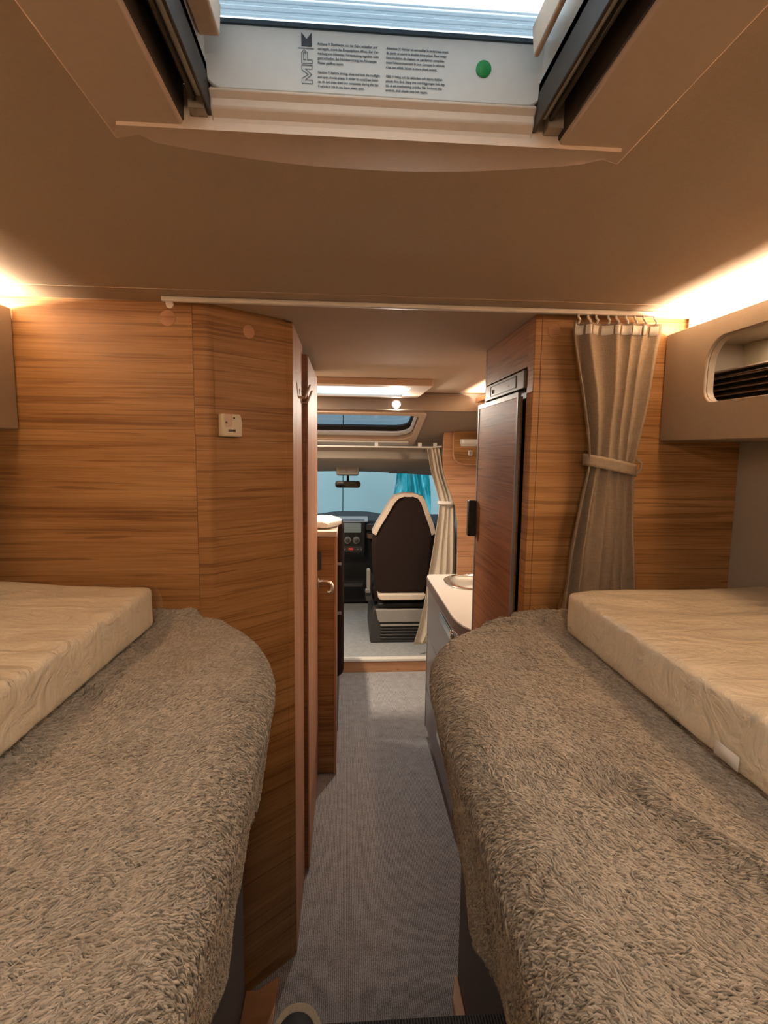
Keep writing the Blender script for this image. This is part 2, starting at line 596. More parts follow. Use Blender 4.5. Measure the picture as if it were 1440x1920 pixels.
mm = MB().lathe([(.017, 0), (.017, .0018), (.015, .002)], lambda a, b, h: (ax + (bx_ - ax) / d * (.10 + a) - nx * h, ay + (by_ - ay) / d * (.10 + a) - ny * h, 1.905 + b), 24)
mm.build('cover_cap', 'wood_pale', pl)
box('back_panel', 'wood_dark', -XW, -.19, 2.47, 2.49, 0, ZC, pl)

# washroom door
door = struct_root('door_1', (-.15, 2.2, 0), 'tall wooden washroom door along the left of the aisle')
box('door_leaf', 'wood_edge', -.150, -.1345, 1.888, 2.485, .012, 1.925, door, .002)
box('leaf_edge', 'wood_dark', -.171, -.1395, 1.882, 1.8885, .012, 1.925, door)
m = MB().box(-.134, -.127, 2.435, 2.465, .962, 1.012)
h = m.build('handle_rosette', 'chrome', door, .004)
pts = [(-.130, 2.45, .993), (-.112, 2.45, .994), (-.092, 2.45, .993)]
for k in range(9):
    a = R(90 - 150 * k / 8)
    pts.append((-.090 + .026 * math.cos(a), 2.45 - .010 * k / 8, .967 + .026 * math.sin(a)))
pts.append((-.088, 2.438, .946))
MB().tube(pts, [.008] * 3 + [.0085] * 9 + [.0085], 10).build('lever', 'satin_metal', door)

# ---------------------------------------------------- roof light over the bed aisle
sk = struct_root('window_1', (.03, .3, ZC), 'open roof light in a beige frame above the bed aisle')
fx0, fx1 = -.254, .316
cx = (fx0 + fx1) / 2
# side frame plates
def side_frame(x_out, x_in, s):
    mb = MB()
    mb.prism([(x_out, .648), (x_in, .617), (x_in, -.16), (x_out, -.16)], 1.936, ZC + .001, lambda u, v, w: (u, v, w))
    return mb.build('side_frame', 'frame_beige', sk, .003)
side_frame(fx0, -.172, -1)
side_frame(fx1, .231, 1)
# curved front lip
m = MB()
N = 26
top, bot, inn = [], [], []
ts = [0, .012, .028, .05] + [.05 + .9 * k / 22 for k in range(1, 23)] + [.972, .988, 1.0]
N = len(ts) - 1
for t in ts:
    x = fx0 + (fx1 - fx0) * t
    e = min(t, 1 - t)
    q = 1 - (2 * t - 1) ** 2
    ch = min(1, e / .04)
    top.append((x, .645 + .034 * ch + .048 * q * ch, ZC + .001))
    xb = cx + (x - cx) * .975
    bot.append((xb, .624 + .020 * q, 1.932))
    inn.append((cx + (x - cx) * .95, .612, 1.932))
vs = top + bot + inn + [(p[0], p[1], ZC + .02) for p in inn]
fs = []
n1 = N + 1
for i in range(N):
    for k in range(3):
        fs.append((k * n1 + i, k * n1 + i + 1, (k + 1) * n1 + i + 1, (k + 1) * n1 + i))
m.add(vs, fs)
m.build('front_lip', 'frame_beige', sk, smooth=25)
box('rear_frame', 'frame_beige', fx0, fx1, -.2, -.1, 1.936, ZC + .001, sk, .003)
# blind rails
for (a, b, s) in ((-.174, -.142, 1), (.200, .233, -1)):
    g = MB()
    g.box(a, b, -.1, .612, 1.975, 1.985)
    g.box(a, a + .0035, -.1, .613, 1.940 if s > 0 else 1.946, 1.985)
    g.box(b - .0035, b, -.1, .613, 1.940 if s < 0 else 1.946, 1.985)
    g.box((a + b) / 2 + s * .002 - .002, (a + b) / 2 + s * .002 + .002, -.1, .611, 1.950, 1.985)
    r_ = g.build('blind_rail', 'rail_dark', sk, .001)
    box('rail_stop', 'locker_taupe', a + .012, b - .004, .596, .611, 1.944, 1.972, r_)
# well: lower front wall (beige, folded), white hood panel and sides
m = MB()
prof = [(.614, 1.932), (.611, 1.944), (.604, 1.950), (.603, 1.958), (.597, 1.964), (.610, 1.975), (.63, 1.96), (.63, 1.934)]
m.prism(prof, -.142, .200, YZ)
m.build('lower_front_wall', 'frame_beige', sk, .002)
def hood(u, v, w):      # panel plane: u = x, v = height over 1.965, w = depth behind it
    return (u, .598 - v * .22 + w, 1.965 + v)
m = MB()
m.prism(rrect(-.146, .206, -.0005, .052, [0, 0, .018, .018]), 0, .012, hood)
panel = m.build('hood_front_panel', 'hood_white', sk, .0015)
for x0, x1 in ((-.156, -.143), (.201, .214)):
    box('hood_side', 'hood_white', x0, x1, -.1, .605, 1.955, 2.024, sk, .003)
    xa = x0 + .008 if x0 < 0 else x0 - .012
    mb = MB().prism([(-.1, 1.99), (.566, 1.990), (.574, 2.023), (-.1, 2.023)], xa + (.006 if x0 < 0 else -.006), xa + (.026 if x0 < 0 else -.0), YZ)
    mb.build('side_step', 'frame_beige', sk, .002)
box('hood_rear', 'hood_white', -.156, .214, -.115, -.1, 1.95, 2.024, sk)
# pane with moulded ridges
pane = box('pane', 'pane_clear', -.17, .23, -.12, .60, 2.026, 2.030, sk)
for k, (y, rr_) in enumerate(((.5835, .0016), (.579, .0014), (.5745, .0022), (.569, .0014), (.565, .0018), (.559, .0010))):
    MB().tube([(-.145, y, 2.0235), (.205, y, 2.0235)], rr_, 8).build('pane_ridge', 'pane_ridge', pane)
box('pane_seal', 'seal_blue', -.14, .20, .5855, .589, 2.0175, 2.0215, pane)
# printed warning text, maker mark and green dot
def onpanel(x0, v0):
    return lambda u, v, w: hood(x0 + u, v0 + v, -.0006)
T1 = "Achtung !!! Dachhaube vor der Fahrt schließen und\nverriegeln, sowie das Doppelplissee öffnen. Zur Ver-\nmeidung von Hitzestau, Verdunkelung tagsüber nicht\nganz schließen. Bei Nichtbenutzung des Fahrzeuges\nPlissee geöffnet lassen."
T2 = "Caution !!! Before driving, close and lock the rooflight\nand open double pleats. In order to avoid heat build-\nup, do not close them out completely during the day.\nIf vehicle is not in use, leave pleats open."
T3 = "Attention !!! Fermer et verrouiller le lanterneau avant\nde partir et ouvrir le double store plissé. Pour éviter\nl'accumulation de chaleur, ne pas fermer complète-\nment l'obscurcissement le jour. Lorsque le véhicule\nn'est pas utilisé, laisser le store plissé ouvert."
T4 = "OBS !!! Stäng och lås takluckan och öppna dubbel-\nplissén före färd. Stäng inte mörkläggningen helt dag-\ntid, så att överhettning undviks. När fordonet inte\nanvänds, skall plissén vara helt öppen."
for txt, x, v in ((T1, -.031, .0395), (T2, -.031, .0165), (T3, .0385, .0395), (T4, .0385, .0165)):
    text_mesh('warning_text', txt, .0029, onpanel(x, v), 'print_black', panel, bold=.00006, spacing=1.32)
def mark(u, v, w):     # maker mark is turned a quarter, reads upwards
    return hood(-.0365 - v, .0075 + u, -.0006 - w)
def strokes(pl_, wd=.0005, closed=True):
    g = MB()
    n = len(pl_)
    for i in range(n if closed else n - 1):
        a, b = Vector((*pl_[i], 0)), Vector((*pl_[(i + 1) % n], 0))
        dd = (b - a).normalized()
        nn = Vector((-dd.y, dd.x, 0)) * wd / 2
        e = dd * wd / 2
        q = [a - e + nn, a - e - nn, b + e - nn, b + e + nn]
        g.add([mark(p.x, p.y, 0) for p in q], [(0, 1, 2, 3)])
    return g
hM = .0105
strokes([(0, 0), (0, hM), (.004, hM), (.0075, .004), (.011, hM), (.015, hM), (.015, 0), (.012, 0), (.012, .007), (.0075, .0005), (.003, .007), (.003, 0)]).build('maker_mark', 'print_black', panel)
strokes([(.0165, 0), (.0165, hM), (.025, hM), (.0275, .008), (.025, .0045), (.0195, .0045), (.0195, 0)]).build('maker_mark', 'print_black', panel)
strokes([(.0195, .0062), (.0195, .0087), (.0245, .0087), (.0258, .0075), (.0245, .0062)]).build('maker_mark', 'print_black', panel)
strokes([(.0287, -.002), (.0287, hM + .003)], closed=False).build('maker_mark', 'print_black', panel)
g = MB()
g.add([mark(*p, 0) for p in ((.0302, 0), (.0302, hM), (.0335, hM), (.0335, 0))], [(0, 1, 2, 3)])
g.add([mark(*p, 0) for p in ((.034, 0), (.034, hM), (.0415, hM), (.036, .0053), (.0415, 0))], [(0, 1, 2, 3, 4)])
g.build('maker_mark', 'print_black', panel)
g = MB().lathe([(.0080, -.0003), (.0080, -.0011), (.0077, -.0013)], lambda a, b, h: hood(.1395 + a, .0285 + b * .9, h), 28)
g.build('green_dot_sticker', 'sticker_green', panel)

# ---------------------------------------------------- second roof light over the kitchen
s2 = struct_root('window_2', (.075, 2.95, ZC), 'square roof light in a cream frame over the kitchen')
m = MB()
m.ring(rrect(-.29, .425, 2.655, 3.258, .012, 3), rrect(-.175, .322, 2.735, 3.178, .02, 4), 1.920, ZC, XY)
m.build('frame', 'frame_beige', s2, .004)
m = MB()
m.ring(rrect(-.19, .335, 2.72, 3.19, .02, 4), rrect(-.180, .327, 2.732, 3.183, .02, 4), 1.925, 1.99, XY)
m.build('well', 'hood_white', s2)
box('blind_cassette', 'rail_white', -.17, .317, 3.150, 3.177, 1.914, 1.926, s2, .003)
box('pane', 'pane_clear', -.19, .335, 2.72, 3.19, 1.990, 1.994, s2)
MB().add([(-.179, 2.733, 1.928), (.326, 2.733, 1.928), (.326, 3.182, 1.928), (-.179, 3.182, 1.928)], [(0, 1, 2, 3)]).build('blind', 'blind_cloth', s2, label='white translucent blind lit by daylight')

# ---------------------------------------------------- panorama window in the cab slope
s3 = struct_root('window_3', (0, 3.6, 1.75), 'tinted panorama roof window above the cab')
m = MB()
m.ring(rrect(-.495, .495, .012, .665, .03, 5), rrect(-.455, .455, .06, .555, [.12, .12, .05, .05], 6), -.016, .02, slope)
m.build('frame', 'frame_beige', s3, .004)
m = MB()
m.ring(rrect(-.468, .468, .045, .60, .10, 6), rrect(-.415, .415, .085, .405, [.10, .10, .05, .05], 6), .032, .045, slope)
m.build('gasket', 'black_plastic', s3, .002)
m = MB()
m.ring(rrect(-.447, .447, .07, .505, [.13, .13, .05, .05], 6), rrect(-.428, .428, .08, .445, [.11, .11, .05, .05], 6), .000, .014, slope)
m.build('white_bead', 'white_plastic', s3, .002)
m = MB()
m.prism(rrect(-.48, .48, .03, .62, .1, 6), .05, .055, slope)
m.build('pane', 'pane_tinted', s3)
m = MB()
m.prism(rrect(-.445, .445, .570, .640, .01, 3), -.030, -.017, slope)
m.build('blind_bar', 'rail_white', s3, .003)
for x in (-.40, .40):
    m = MB().prism(rrect(x - .02, x + .02, .11, .15, .008, 3), .02, .045, slope)
    m.build('catch', 'black_plastic', s3, .002)

# ---------------------------------------------------- windscreen, cab shell
ws = struct_root('window_4', (0, 5.1, 1.2), 'wide windscreen at the front of the cab')
MB().prism([(4.655, 1.425), (5.62, .93), (5.615, .922), (4.65, 1.417)], -1.0, 1.0, YZ).build('pane', 'windscreen', ws)
for s in (-1, 1):
    MB().tube([(s * .96, 4.55, 1.42), (s * 1.02, 5.62, .90)], .045, 10).build('pillar', 'dark_plastic', ws)
struct(box('wall_front', 'dark_plastic', -XW, XW, 5.62, 5.70, 0, .92), 'dark bulkhead under the windscreen')
# outside the vehicle: hall wall of tall panels
hw = struct_root('wall_hall', (0, 8.2, -.7), 'blue grey panelled hall wall outside the windscreen')
for i in range(-4, 5):
    box('panel', 'hall_panel', -.055 + i * 1.2 + .006, -.055 + (i + 1) * 1.2 - .006, 8.2, 8.25, -.7, 2.38, hw, .004)
box('backing', 'black_plastic', -5, 6.2, 8.24, 8.3, -.7, 2.38, hw)
struct(box('floor_hall', 'hall_floor', -6, 6, 5.9, 8.2, -.75, -.70), 'grey concrete hall floor outside')

# right-hand partition beyond the kitchen
pr = struct_root('wall_front_right', (.85, 3.7, .1), 'wood laminate partition beyond the kitchen with a curved edge')
edge = [(.672, 1.86), (.668, 1.55), (.675, 1.47), (.70, 1.38), (.735, 1.30), (.765, 1.22), (.785, 1.10), (.79, .9), (.79, .1)]
m = MB().prism(edge + [(XW, .1), (XW, 1.86)], 3.69, 3.72, XZ)
m.build('main_panel', 'wood_pale', pr, .003)
m = MB().prism(rrect(.735, 1.069, 1.515, 1.86, [0, 0, .075, 0], 7), 3.66, 3.6905, XZ)
m.build('raised_panel', 'wood_panel', pr, .004)
MB().tube([(.735, 3.664, 1.86), (.735, 3.664, 1.59)] + [(.81 - .075 * math.cos(R(a)), 3.664, 1.59 - .075 * math.sin(R(a))) for a in (15, 30, 45, 60, 75, 90)] + [(1.06, 3.664, 1.515)], .006, 8).build('panel_edging', 'wood_edge', pr)

# ================================================================== FURNITURE, RIGHT SIDE
fc = thing('fridge_cabinet', (.78, 1.65, 0), 'tall wood laminate fridge cabinet standing behind the right bed', 'cabinet')
box('side_panel', 'wood_panel', .5048, XW - .001, YR, YR + .03, 0, ZC, fc)
box('corner_strip', 'wood_panel', .486, .5045, YR, YR + .05, 0, ZC, fc, .002)
box('top_panel', 'wood_angled', .489, .52, YR + .05, 1.875, 1.832, ZC - .001, fc, .001)
box('far_panel', 'wood_red', .489, XW - .001, 1.875, 1.90, 0, ZC, fc, .001)
MB().lathe([(.017, YR - .0002), (.017, YR - .0018), (.015, YR - .002)], lambda a, b, h: (.535 + a, h, 1.915 + b), 24).build('cover_cap', 'wood_pale', fc)
fr = thing('refrigerator', (.6, 1.65, 0), 'built-in fridge with wood faced door and grey control strip', 'refrigerator')
box('body', 'black_plastic', .500, .9, YR + .051, 1.874, .0, 1.831, fr)
cp = MB().prism(rrect(1.462, 1.868, 1.776, 1.826, .004, 3), .483, .500, YZ).build('control_panel', 'fridge_grey', fr, .002)
m = MB().ring(rrect(1.53, 1.805, 1.784, 1.819, .004, 3), rrect(1.533, 1.802, 1.787, 1.816, .003, 3), .4820, .4835, YZ)
m.build('display_bezel', 'dark_plastic', cp)
box('button', 'black_plastic', .4805, .4835, 1.772, 1.780, 1.793, 1.806, cp, .001)
box('light_dot', 'rail_white', .4820, .4835, 1.60, 1.606, 1.797, 1.80, cp)
dr = box('door', 'wood_red', .4705, .486, 1.470, 1.900, .25, 1.755, fr, .001)
m = MB().ring(rrect(1.462, 1.910, .242, 1.766, .002, 2), rrect(1.470, 1.896, .256, 1.752, .002, 2), .469, .478, YZ)
m.build('door_frame', 'fridge_grey', dr)
box('door_handle', 'black_plastic', .438, .466, 1.878, 1.908, 1.298, 1.428, dr, .004)

# kitchen block beyond the fridge
kc = thing('kitchen_cabinet', (.75, 2.4, 0), 'grey fronted kitchen cabinet with chrome grips beyond the fridge', 'cabinet')
m = MB().prism([(.462, 2.83), (.462, 2.06), (.48, 1.95), (.52, 1.905), (XW - .001, 1.905), (XW - .001, 2.83)], .06, .88, XY)
m.build('body', 'grey_plastic', kc)
for z0, z1, zg in ((.60, .865, .835), (.30, .59, .49), (.07, .29, .252)):
    df = box('drawer_front', 'kitchen_front', .448, .4615, 2.06, 2.828, z0, z1, kc, .003)
    g = MB()
    pts = [(.449, 2.13 + .30 * t, zg) for t in (0,)]
    g.prism(rrect(2.13, 2.41, zg - .022, zg + .022, .018, 5), .436, .449, YZ)
    g.build('grip', 'chrome', df, .005, 3)
box('plinth', 'wood_red', .478, .50, 1.95, 2.825, 0, .06, kc)
box('side_edge', 'rail_white', .446, .462, 2.8285, 2.836, .06, .88, kc)
wt = thing('worktop', (.75, 2.4, .88), 'pale grey kitchen worktop with dark edge beyond the fridge', 'worktop')
outer = [(.436, 2.80), (.436, 2.10), (.442, 2.04), (.455, 1.985), (.478, 1.935), (.515, 1.905), (XW - .001, 1.905), (XW - .001, 2.85), (.47, 2.85), (.446, 2.84)]
sink_c = (.775, 2.665)
def sink_out(s):
    return [(sink_c[0] + s * (.268 * abs(math.cos(a)) ** .75 * (1 if math.cos(a) > 0 else -1)),
             sink_c[1] + s * (.182 * abs(math.sin(a)) ** .75 * (1 if math.sin(a) > 0 else -1))) for a in [2 * math.pi * k / 40 for k in range(40)]]
MB().ring(outer, sink_out(.96), .893, .930, XY, sink_c).build('top', 'worktop', wt, .002)
MB().prism([(p[0] - .0015 if p[0] < .6 else p[0], p[1]) for p in outer[:7]] + [(.56, 1.91), (.56, 2.83)] + [(p[0] - .0015, p[1] + .001) for p in outer[8:]], .880, .925, XY).build('edge_band', 'worktop_edge', wt, .001)
sn = thing('sink', (sink_c[0], sink_c[1], .93), 'round cornered chrome sink set into the kitchen worktop', 'sink')
MB().ring(sink_out(1.0), sink_out(.88), .9302, .9355, XY, sink_c).build('rim', 'chrome', sn, .002)
m = MB()
n = 40
vs, fs = [], []
levels = [(.885, .933), (.84, .925), (.80, .90), (.74, .84), (.62, .815), (.3, .812), (.05, .811)]
for s, z in levels:
    vs += [(p[0], p[1], z) for p in sink_out(s)]
for i in range(len(levels) - 1):
    for k in range(n):
        fs.append((i * n + k, i * n + (k + 1) % n, (i + 1) * n + (k + 1) % n, (i + 1) * n + k))
fs.append(tuple(range((len(levels) - 1) * n, len(levels) * n)))
m.add(vs, fs).build('bowl', 'chrome', sn)
# overhead kitchen locker carrying the light strip that washes the ceiling
kl = thing('kitchen_locker', (.92, 2.5, 1.5), 'wood overhead kitchen locker above the worktop', 'locker')
box('body', 'wood_panel', .87, XW - .001, 1.905, 3.0, 1.50, 1.895, kl, .004)
box('cornice_shelf', 'wood_pale', .775, XW - .001, 1.905, 3.20, 1.8955, 1.903, kl, .002)
box('lip', 'wood_pale', .770, .7745, 1.905, 3.20, 1.8955, 1.922, kl, .001)
area_light('led_strip_light', (.80, 2.55, 1.909), .012, 1.2, (R(180), -R(35), 0), 22, WARM, kl)
area_light('worktop_fill', (.92, 2.45, 1.497), .02, 1.0, (0, 0, 0), 5, WARM, kl)  # added light under the locker, brightens the kitchen

# white wall shelf and little switch on the partition
sh = thing('wall_shelf', (.83, 3.62, 1.665), 'small white shelf on the wood partition beyond the kitchen', 'shelf')
MB().prism(rrect(.778, .96, 3.58, 3.66, [.0, .0, .02, .02], 4), 1.655, 1.688, XY).build('board', 'white_plastic', sh, .004)
box('back_rail', 'white_plastic', .785, .96, 3.652, 3.6595, 1.640, 1.656, sh, .001)
sw = thing('light_switch', (.855, 3.655, 1.60), 'small cream switch below the white wall shelf', 'switch')
box('plate', 'rail_white', .838, .865, 3.650, 3.6595, 1.578, 1.612, sw, .002)
box('rocker', 'grey_plastic', .844, .859, 3.647, 3.6505, 1.584, 1.606, sw, .001)

# ================================================================== FURNITURE, LEFT SIDE BEYOND THE DOOR
lc = thing('dinette_cabinet', (-.3, 2.65, 0), 'waist high wooden cabinet at the end of the washroom door', 'cabinet')
box('body', 'wood_dark', -.60, -.0465, 2.505, 2.85, 0, 1.195, lc, .002)
box('front_panel', 'wood_angled', -.60, -.058, 2.497, 2.506, .012, 1.193, lc, .001)
box('corner_edge', 'wood_edge', -.057, -.0455, 2.496, 2.51, 0, 1.195, lc, .002)
box('top', 'seat_cream', -.61, -.043, 2.492, 2.86, 1.195, 1.222, lc, .004)
gp = MB().prism(rrect(-.150, -.117, 1.035, 1.125, .008, 4), 2.488, 2.498, XZ)
gp.build('recessed_grip', 'dark_plastic', lc, .002)
cu = thing('wrapped_cushion', (-.3, 2.7, 1.222), 'white plastic wrapped cushion lying on the dinette cabinet', 'cushion')
def cushion_fn(u, v):
    a = 2 * math.pi * v
    e = min(1, 8 * min(u, 1 - u) + .25)
    x = -.58 + .555 * u
    w_ = .006 * math.sin(37 * u + 3 * math.sin(a * 2)) * e
    return (x, 2.70 + (.15 * e + w_) * math.copysign(abs(math.cos(a)) ** .5, math.cos(a)), 1.2425 + (.0185 * (e ** .5) + w_ * .2) * math.copysign(abs(math.sin(a)) ** .35, math.sin(a)))
MB().grid(cushion_fn, 40, 24).build('cover', 'white_plastic', cu, smooth=60)
db = thing('dinette_bench', (-.28, 3.2, 0), 'dark brown upholstered dinette seat behind the wooden cabinet', 'bench')
m = MB().prism(rrect(-.58, -.012, .32, 1.225, [.05, .05, .04, .05], 6), 2.90, 3.04, XZ)
m.build('backrest', 'seat_brown', db, .025, 4)
MB().prism(rrect(-.58, -.02, 3.04, 3.60, .05, 5), .32, .50, XY).build('seat', 'seat_brown', db, .03, 4)
box('base', 'dark_plastic', -.56, -.045, 2.90, 3.56, 0, .32, db, .004)
for z in (.98, .70):
    box('belt_guide', 'grey_plastic', -.05, -.026, 2.893, 2.901, z - .008, z + .008, db, .002)

# ================================================================== CAB
dash = thing('dashboard', (0, 5.2, .1), 'black dashboard with centre console below the windscreen', 'dashboard')
def dtop(u, v):
    x = -.98 + 1.96 * u
    y = 4.92 + .70 * v
    z = .905 + .03 * math.exp(-((x - .05) / .28) ** 4) + .02 * v - .10 * max(0, .12 - v) / .12 * (1 if v < .12 else 0)
    return (x, y, z)
MB().grid(dtop, 60, 16).build('top', 'dash_top', dash, solid=.02)
MB().prism([(4.93, .88), (4.97, .70), (5.05, .45), (5.12, .12), (5.6, .12), (5.6, .90)], -.98, .98, YZ).build('body', 'black_plastic', dash, .01)
cs = MB().prism([(4.865, .955), (4.875, .66), (4.93, .60), (5.0, .60), (5.0, .965), (4.90, .972)], -.075, .175, YZ).build('centre_console', 'black_plastic', dash, .012, 3)
MB().prism([(4.86, .952), (4.93, .985), (5.05, .980), (5.05, .955), (4.88, .945)], -.10, .20, YZ).build('console_hood', 'fridge_grey', dash, .005)
sc = MB().prism(rrect(-.036, .136, .852, .940, .006, 3), 4.858, 4.866, XZ).build('screen', 'screen', dash, .001)
for x in (.013, .093):
    k = MB().lathe([(.032, 4.872), (.032, 4.858), (.027, 4.854), (.026, 4.850)], lambda a, b, h: (x + a, h, .779 + b), 24).build('dial', 'satin_metal', dash)
    MB().lathe([(.019, 4.852), (.018, 4.840), (.014, 4.838)], lambda a, b, h: (x + a, h, .779 + b), 20).build('knob', 'dark_plastic', k)
box('hazard_button', 'red_button', .022, .064, 4.860, 4.870, .688, .708, dash, .002)
for x in (-.02, .10, .135):
    box('console_button', 'grey_plastic', x, x + .012, 4.860, 4.870, .692, .702, dash, .001)
box('console_trim', 'dark_plastic', -.05, .15, 4.866, 4.876, .672, .722, dash, .002)
MB().lathe([(.03, 4.93), (.03, 4.90), (.024, 4.896)], lambda a, b, h: (.215 + a, h, .895 + b), 18).build('air_vent', 'black_plastic', dash)
MB().lathe([(.0, .80), (.045, .80), (.048, .84), (.043, .842), (.040, .81)], lambda a, b, h: (.235 + a, 4.885 + b, h), 20).build('cup_holder', 'slat_brown', dash)
box('glove_shelf', 'dark_plastic', -.06, .16, 4.90, 5.02, .33, .36, dash, .004)
for x in (-.14, .22):
    MB().prism(rrect(x - .045, x + .06, .868, .925, .02, 4), 4.895, 4.93, XZ).build('air_vent', 'dark_plastic', dash, .004)
st = thing('steering_wheel', (-.42, 4.7, .85), 'black steering wheel at the left of the dashboard', 'steering wheel')
ring = [(-.42 + .19 * math.cos(a), 4.66 + .07 * math.sin(a) + 0, .86 + .17 * math.sin(a)) for a in [2 * math.pi * k / 36 for k in range(36)]]
MB().tube(ring, .016, 10, True).build('rim', 'black_plastic', st)
MB().lathe([(.06, 0), (.065, .03), (.04, .3)], lambda a, b, h: (-.42 + a, 4.66 + h * .9 - b * .3, .86 + b - h * .25), 20).build('hub', 'black_plastic', st)
for a in (0, 180, 270):
    MB().tube([(-.42, 4.665, .86), (-.42 + .18 * math.cos(R(a)), 4.66 + .06 * math.sin(R(a)), .86 + .16 * math.sin(R(a)))], .014, 8).build('spoke', 'dark_plastic', st)
ov = thing('overhead_console', (.01, 4.6, 1.44), 'grey overhead console on the cab headliner above the mirror', 'console')
MB().prism([(4.30, 1.490), (4.315, 1.408), (4.62, 1.385), (4.66, 1.42), (4.6, 1.47)], -.085, .10, YZ).build('housing', 'headliner', ov, .012, 3)
for x in (-.062, .012):
    MB().prism([(4.298, 1.462), (4.306, 1.422), (4.312, 1.422), (4.306, 1.462)], x, x + .066, YZ).build('lens', 'grey_plastic', ov, .003)
sv = thing('sun_visor_label', (.45, 4.5, 1.42), 'pale label on the dark headliner above the passenger seat', 'label')
MB().prism([(4.50, 1.430), (4.56, 1.418), (4.56, 1.412), (4.50, 1.424)], .36, .48, YZ).build('plate', 'grey_plastic', sv)
mr = thing('rear_view_mirror', (.01, 4.62, 1.33), 'black rear-view mirror hanging in front of the windscreen', 'mirror')
MB().tube([(.012, 4.66, 1.412), (.012, 4.63, 1.37), (.012, 4.61, 1.335)], [.012, .010, .012], 10).build('stem', 'black_plastic', mr)
msh = rrect(-.098, .122, 1.284, 1.342, .026, 6)
MB().prism(msh, 4.58, 4.61, XZ).build('housing', 'black_plastic', mr, .006, 3)
MB().prism([(.012 + (u - .012) * .93, 1.313 + (v - 1.313) * .84) for u, v in msh], 4.5785, 4.5805, XZ).build('mirror_face', 'mirror_glass', mr)

# passenger seat seen from behind
se = thing('passenger_seat', (.42, 4.15, .1), 'dark brown passenger seat with cream piping seen from behind', 'seat')
def seat_outline(s=0.0):
    half = [(.50, .185), (.56, .210), (.70, .228), (.88, .236), (.99, .232), (1.05, .206), (1.12, .172), (1.19, .140), (1.235, .118), (1.262, .092), (1.274, .052)]
    L = [(.428 - w_ + s, z) for z, w_ in half]
    Rr = [(.432 + w_ - s, z) for z, w_ in half][::-1]
    return L + [(.39, 1.279), (.47, 1.279)] + Rr
def lean(u, v, w):      # back leans towards the rear
    return (u + .035 * max(0, v - .9) / .38, w - .10 * (v - .5), v)
MB().prism(seat_outline(.004), 4.03, 4.16, lean).build('backrest', 'seat_brown', se, .03, 4)
# cream border: shell slightly larger, in front, covering the upper rim
half = [(.985, .240), (1.05, .216), (1.12, .181), (1.19, .149), (1.235, .128), (1.268, .100), (1.284, .055)]
oc = [(.428 - w_, z) for z, w_ in half] + [(.39, 1.289), (.47, 1.289)] + [(.432 + w_, z) for z, w_ in half][::-1]
ic = [(.428 - w_ + .030, z - .018) for z, w_ in half] + [(.40, 1.262), (.46, 1.262)] + [(.432 + w_ - .030, z - .018) for z, w_ in half][::-1]
g = MB()
n = len(oc)
vs = [lean(*p, 4.018) for p in oc] + [lean(*p, 4.014) for p in ic] + [lean(*p, 4.17) for p in oc] + [lean(*p, 4.17) for p in ic]
fs = []
for i in range(n - 1):
    fs += [(i, i + 1, n + i + 1, n + i), (i, 2 * n + i, 2 * n + i + 1, i + 1), (n + i, n + i + 1, 3 * n + i + 1, 3 * n + i), (2 * n + i, 3 * n + i, 3 * n + i + 1, 2 * n + i + 1)]
fs += [(0, n, 3 * n, 2 * n), (n - 1, 3 * n - 1, 4 * n - 1, 2 * n - 1)]
g.add(vs, fs).build('cream_border', 'seat_cream', se, .008, 3)
MB().prism(rrect(.245, .615, .455, .503, [.008, .008, .035, .035], 5), 4.0, 4.16, XZ).build('lower_band', 'seat_cream', se, .012, 3)
MB().prism(rrect(.21, .65, 4.12, 4.68, .05, 5), .40, .53, XY).build('seat_cushion', 'seat_brown', se, .03, 4)
box('swivel_frame', 'black_plastic', .25, .62, 4.06, 4.6, .375, .415, se, .008)
MB().prism([(.19, .1), (.655, .1), (.655, .30), (.635, .375), (.215, .375), (.195, .30)], 4.05, 4.62, XZ).build('base_box', 'dark_plastic', se, .012, 3)
MB().prism([(.232, .372), (.64, .372), (.64, .268), (.262, .268), (.246, .29)], 4.034, 4.052, XZ).build('base_cover', 'grey_plastic', se, .006, 2)
for k in range(5):
    z = .250 - k * .026
    MB().prism([(.268, z), (.64, z), (.64, z - .013), (.272, z - .013)], 4.032 + .002 * k, 4.054, XZ).build('slat', 'dark_plastic' if k > 0 else 'grey_plastic', se, .003)
MB().prism(rrect(.165, .195, .50, .66, .012, 4), 4.16, 4.24, XZ).build('side_lever', 'grey_plastic', se, .004)
MB().prism(rrect(.155, .200, .42, .50, .012, 4), 4.10, 4.20, XZ).build('adjust_knob', 'dark_plastic', se, .004)
MB().prism(rrect(.150, .190, .492, .522, .008, 4), 4.08, 4.12, XZ).build('lever_tip', 'fridge_grey', se, .003)

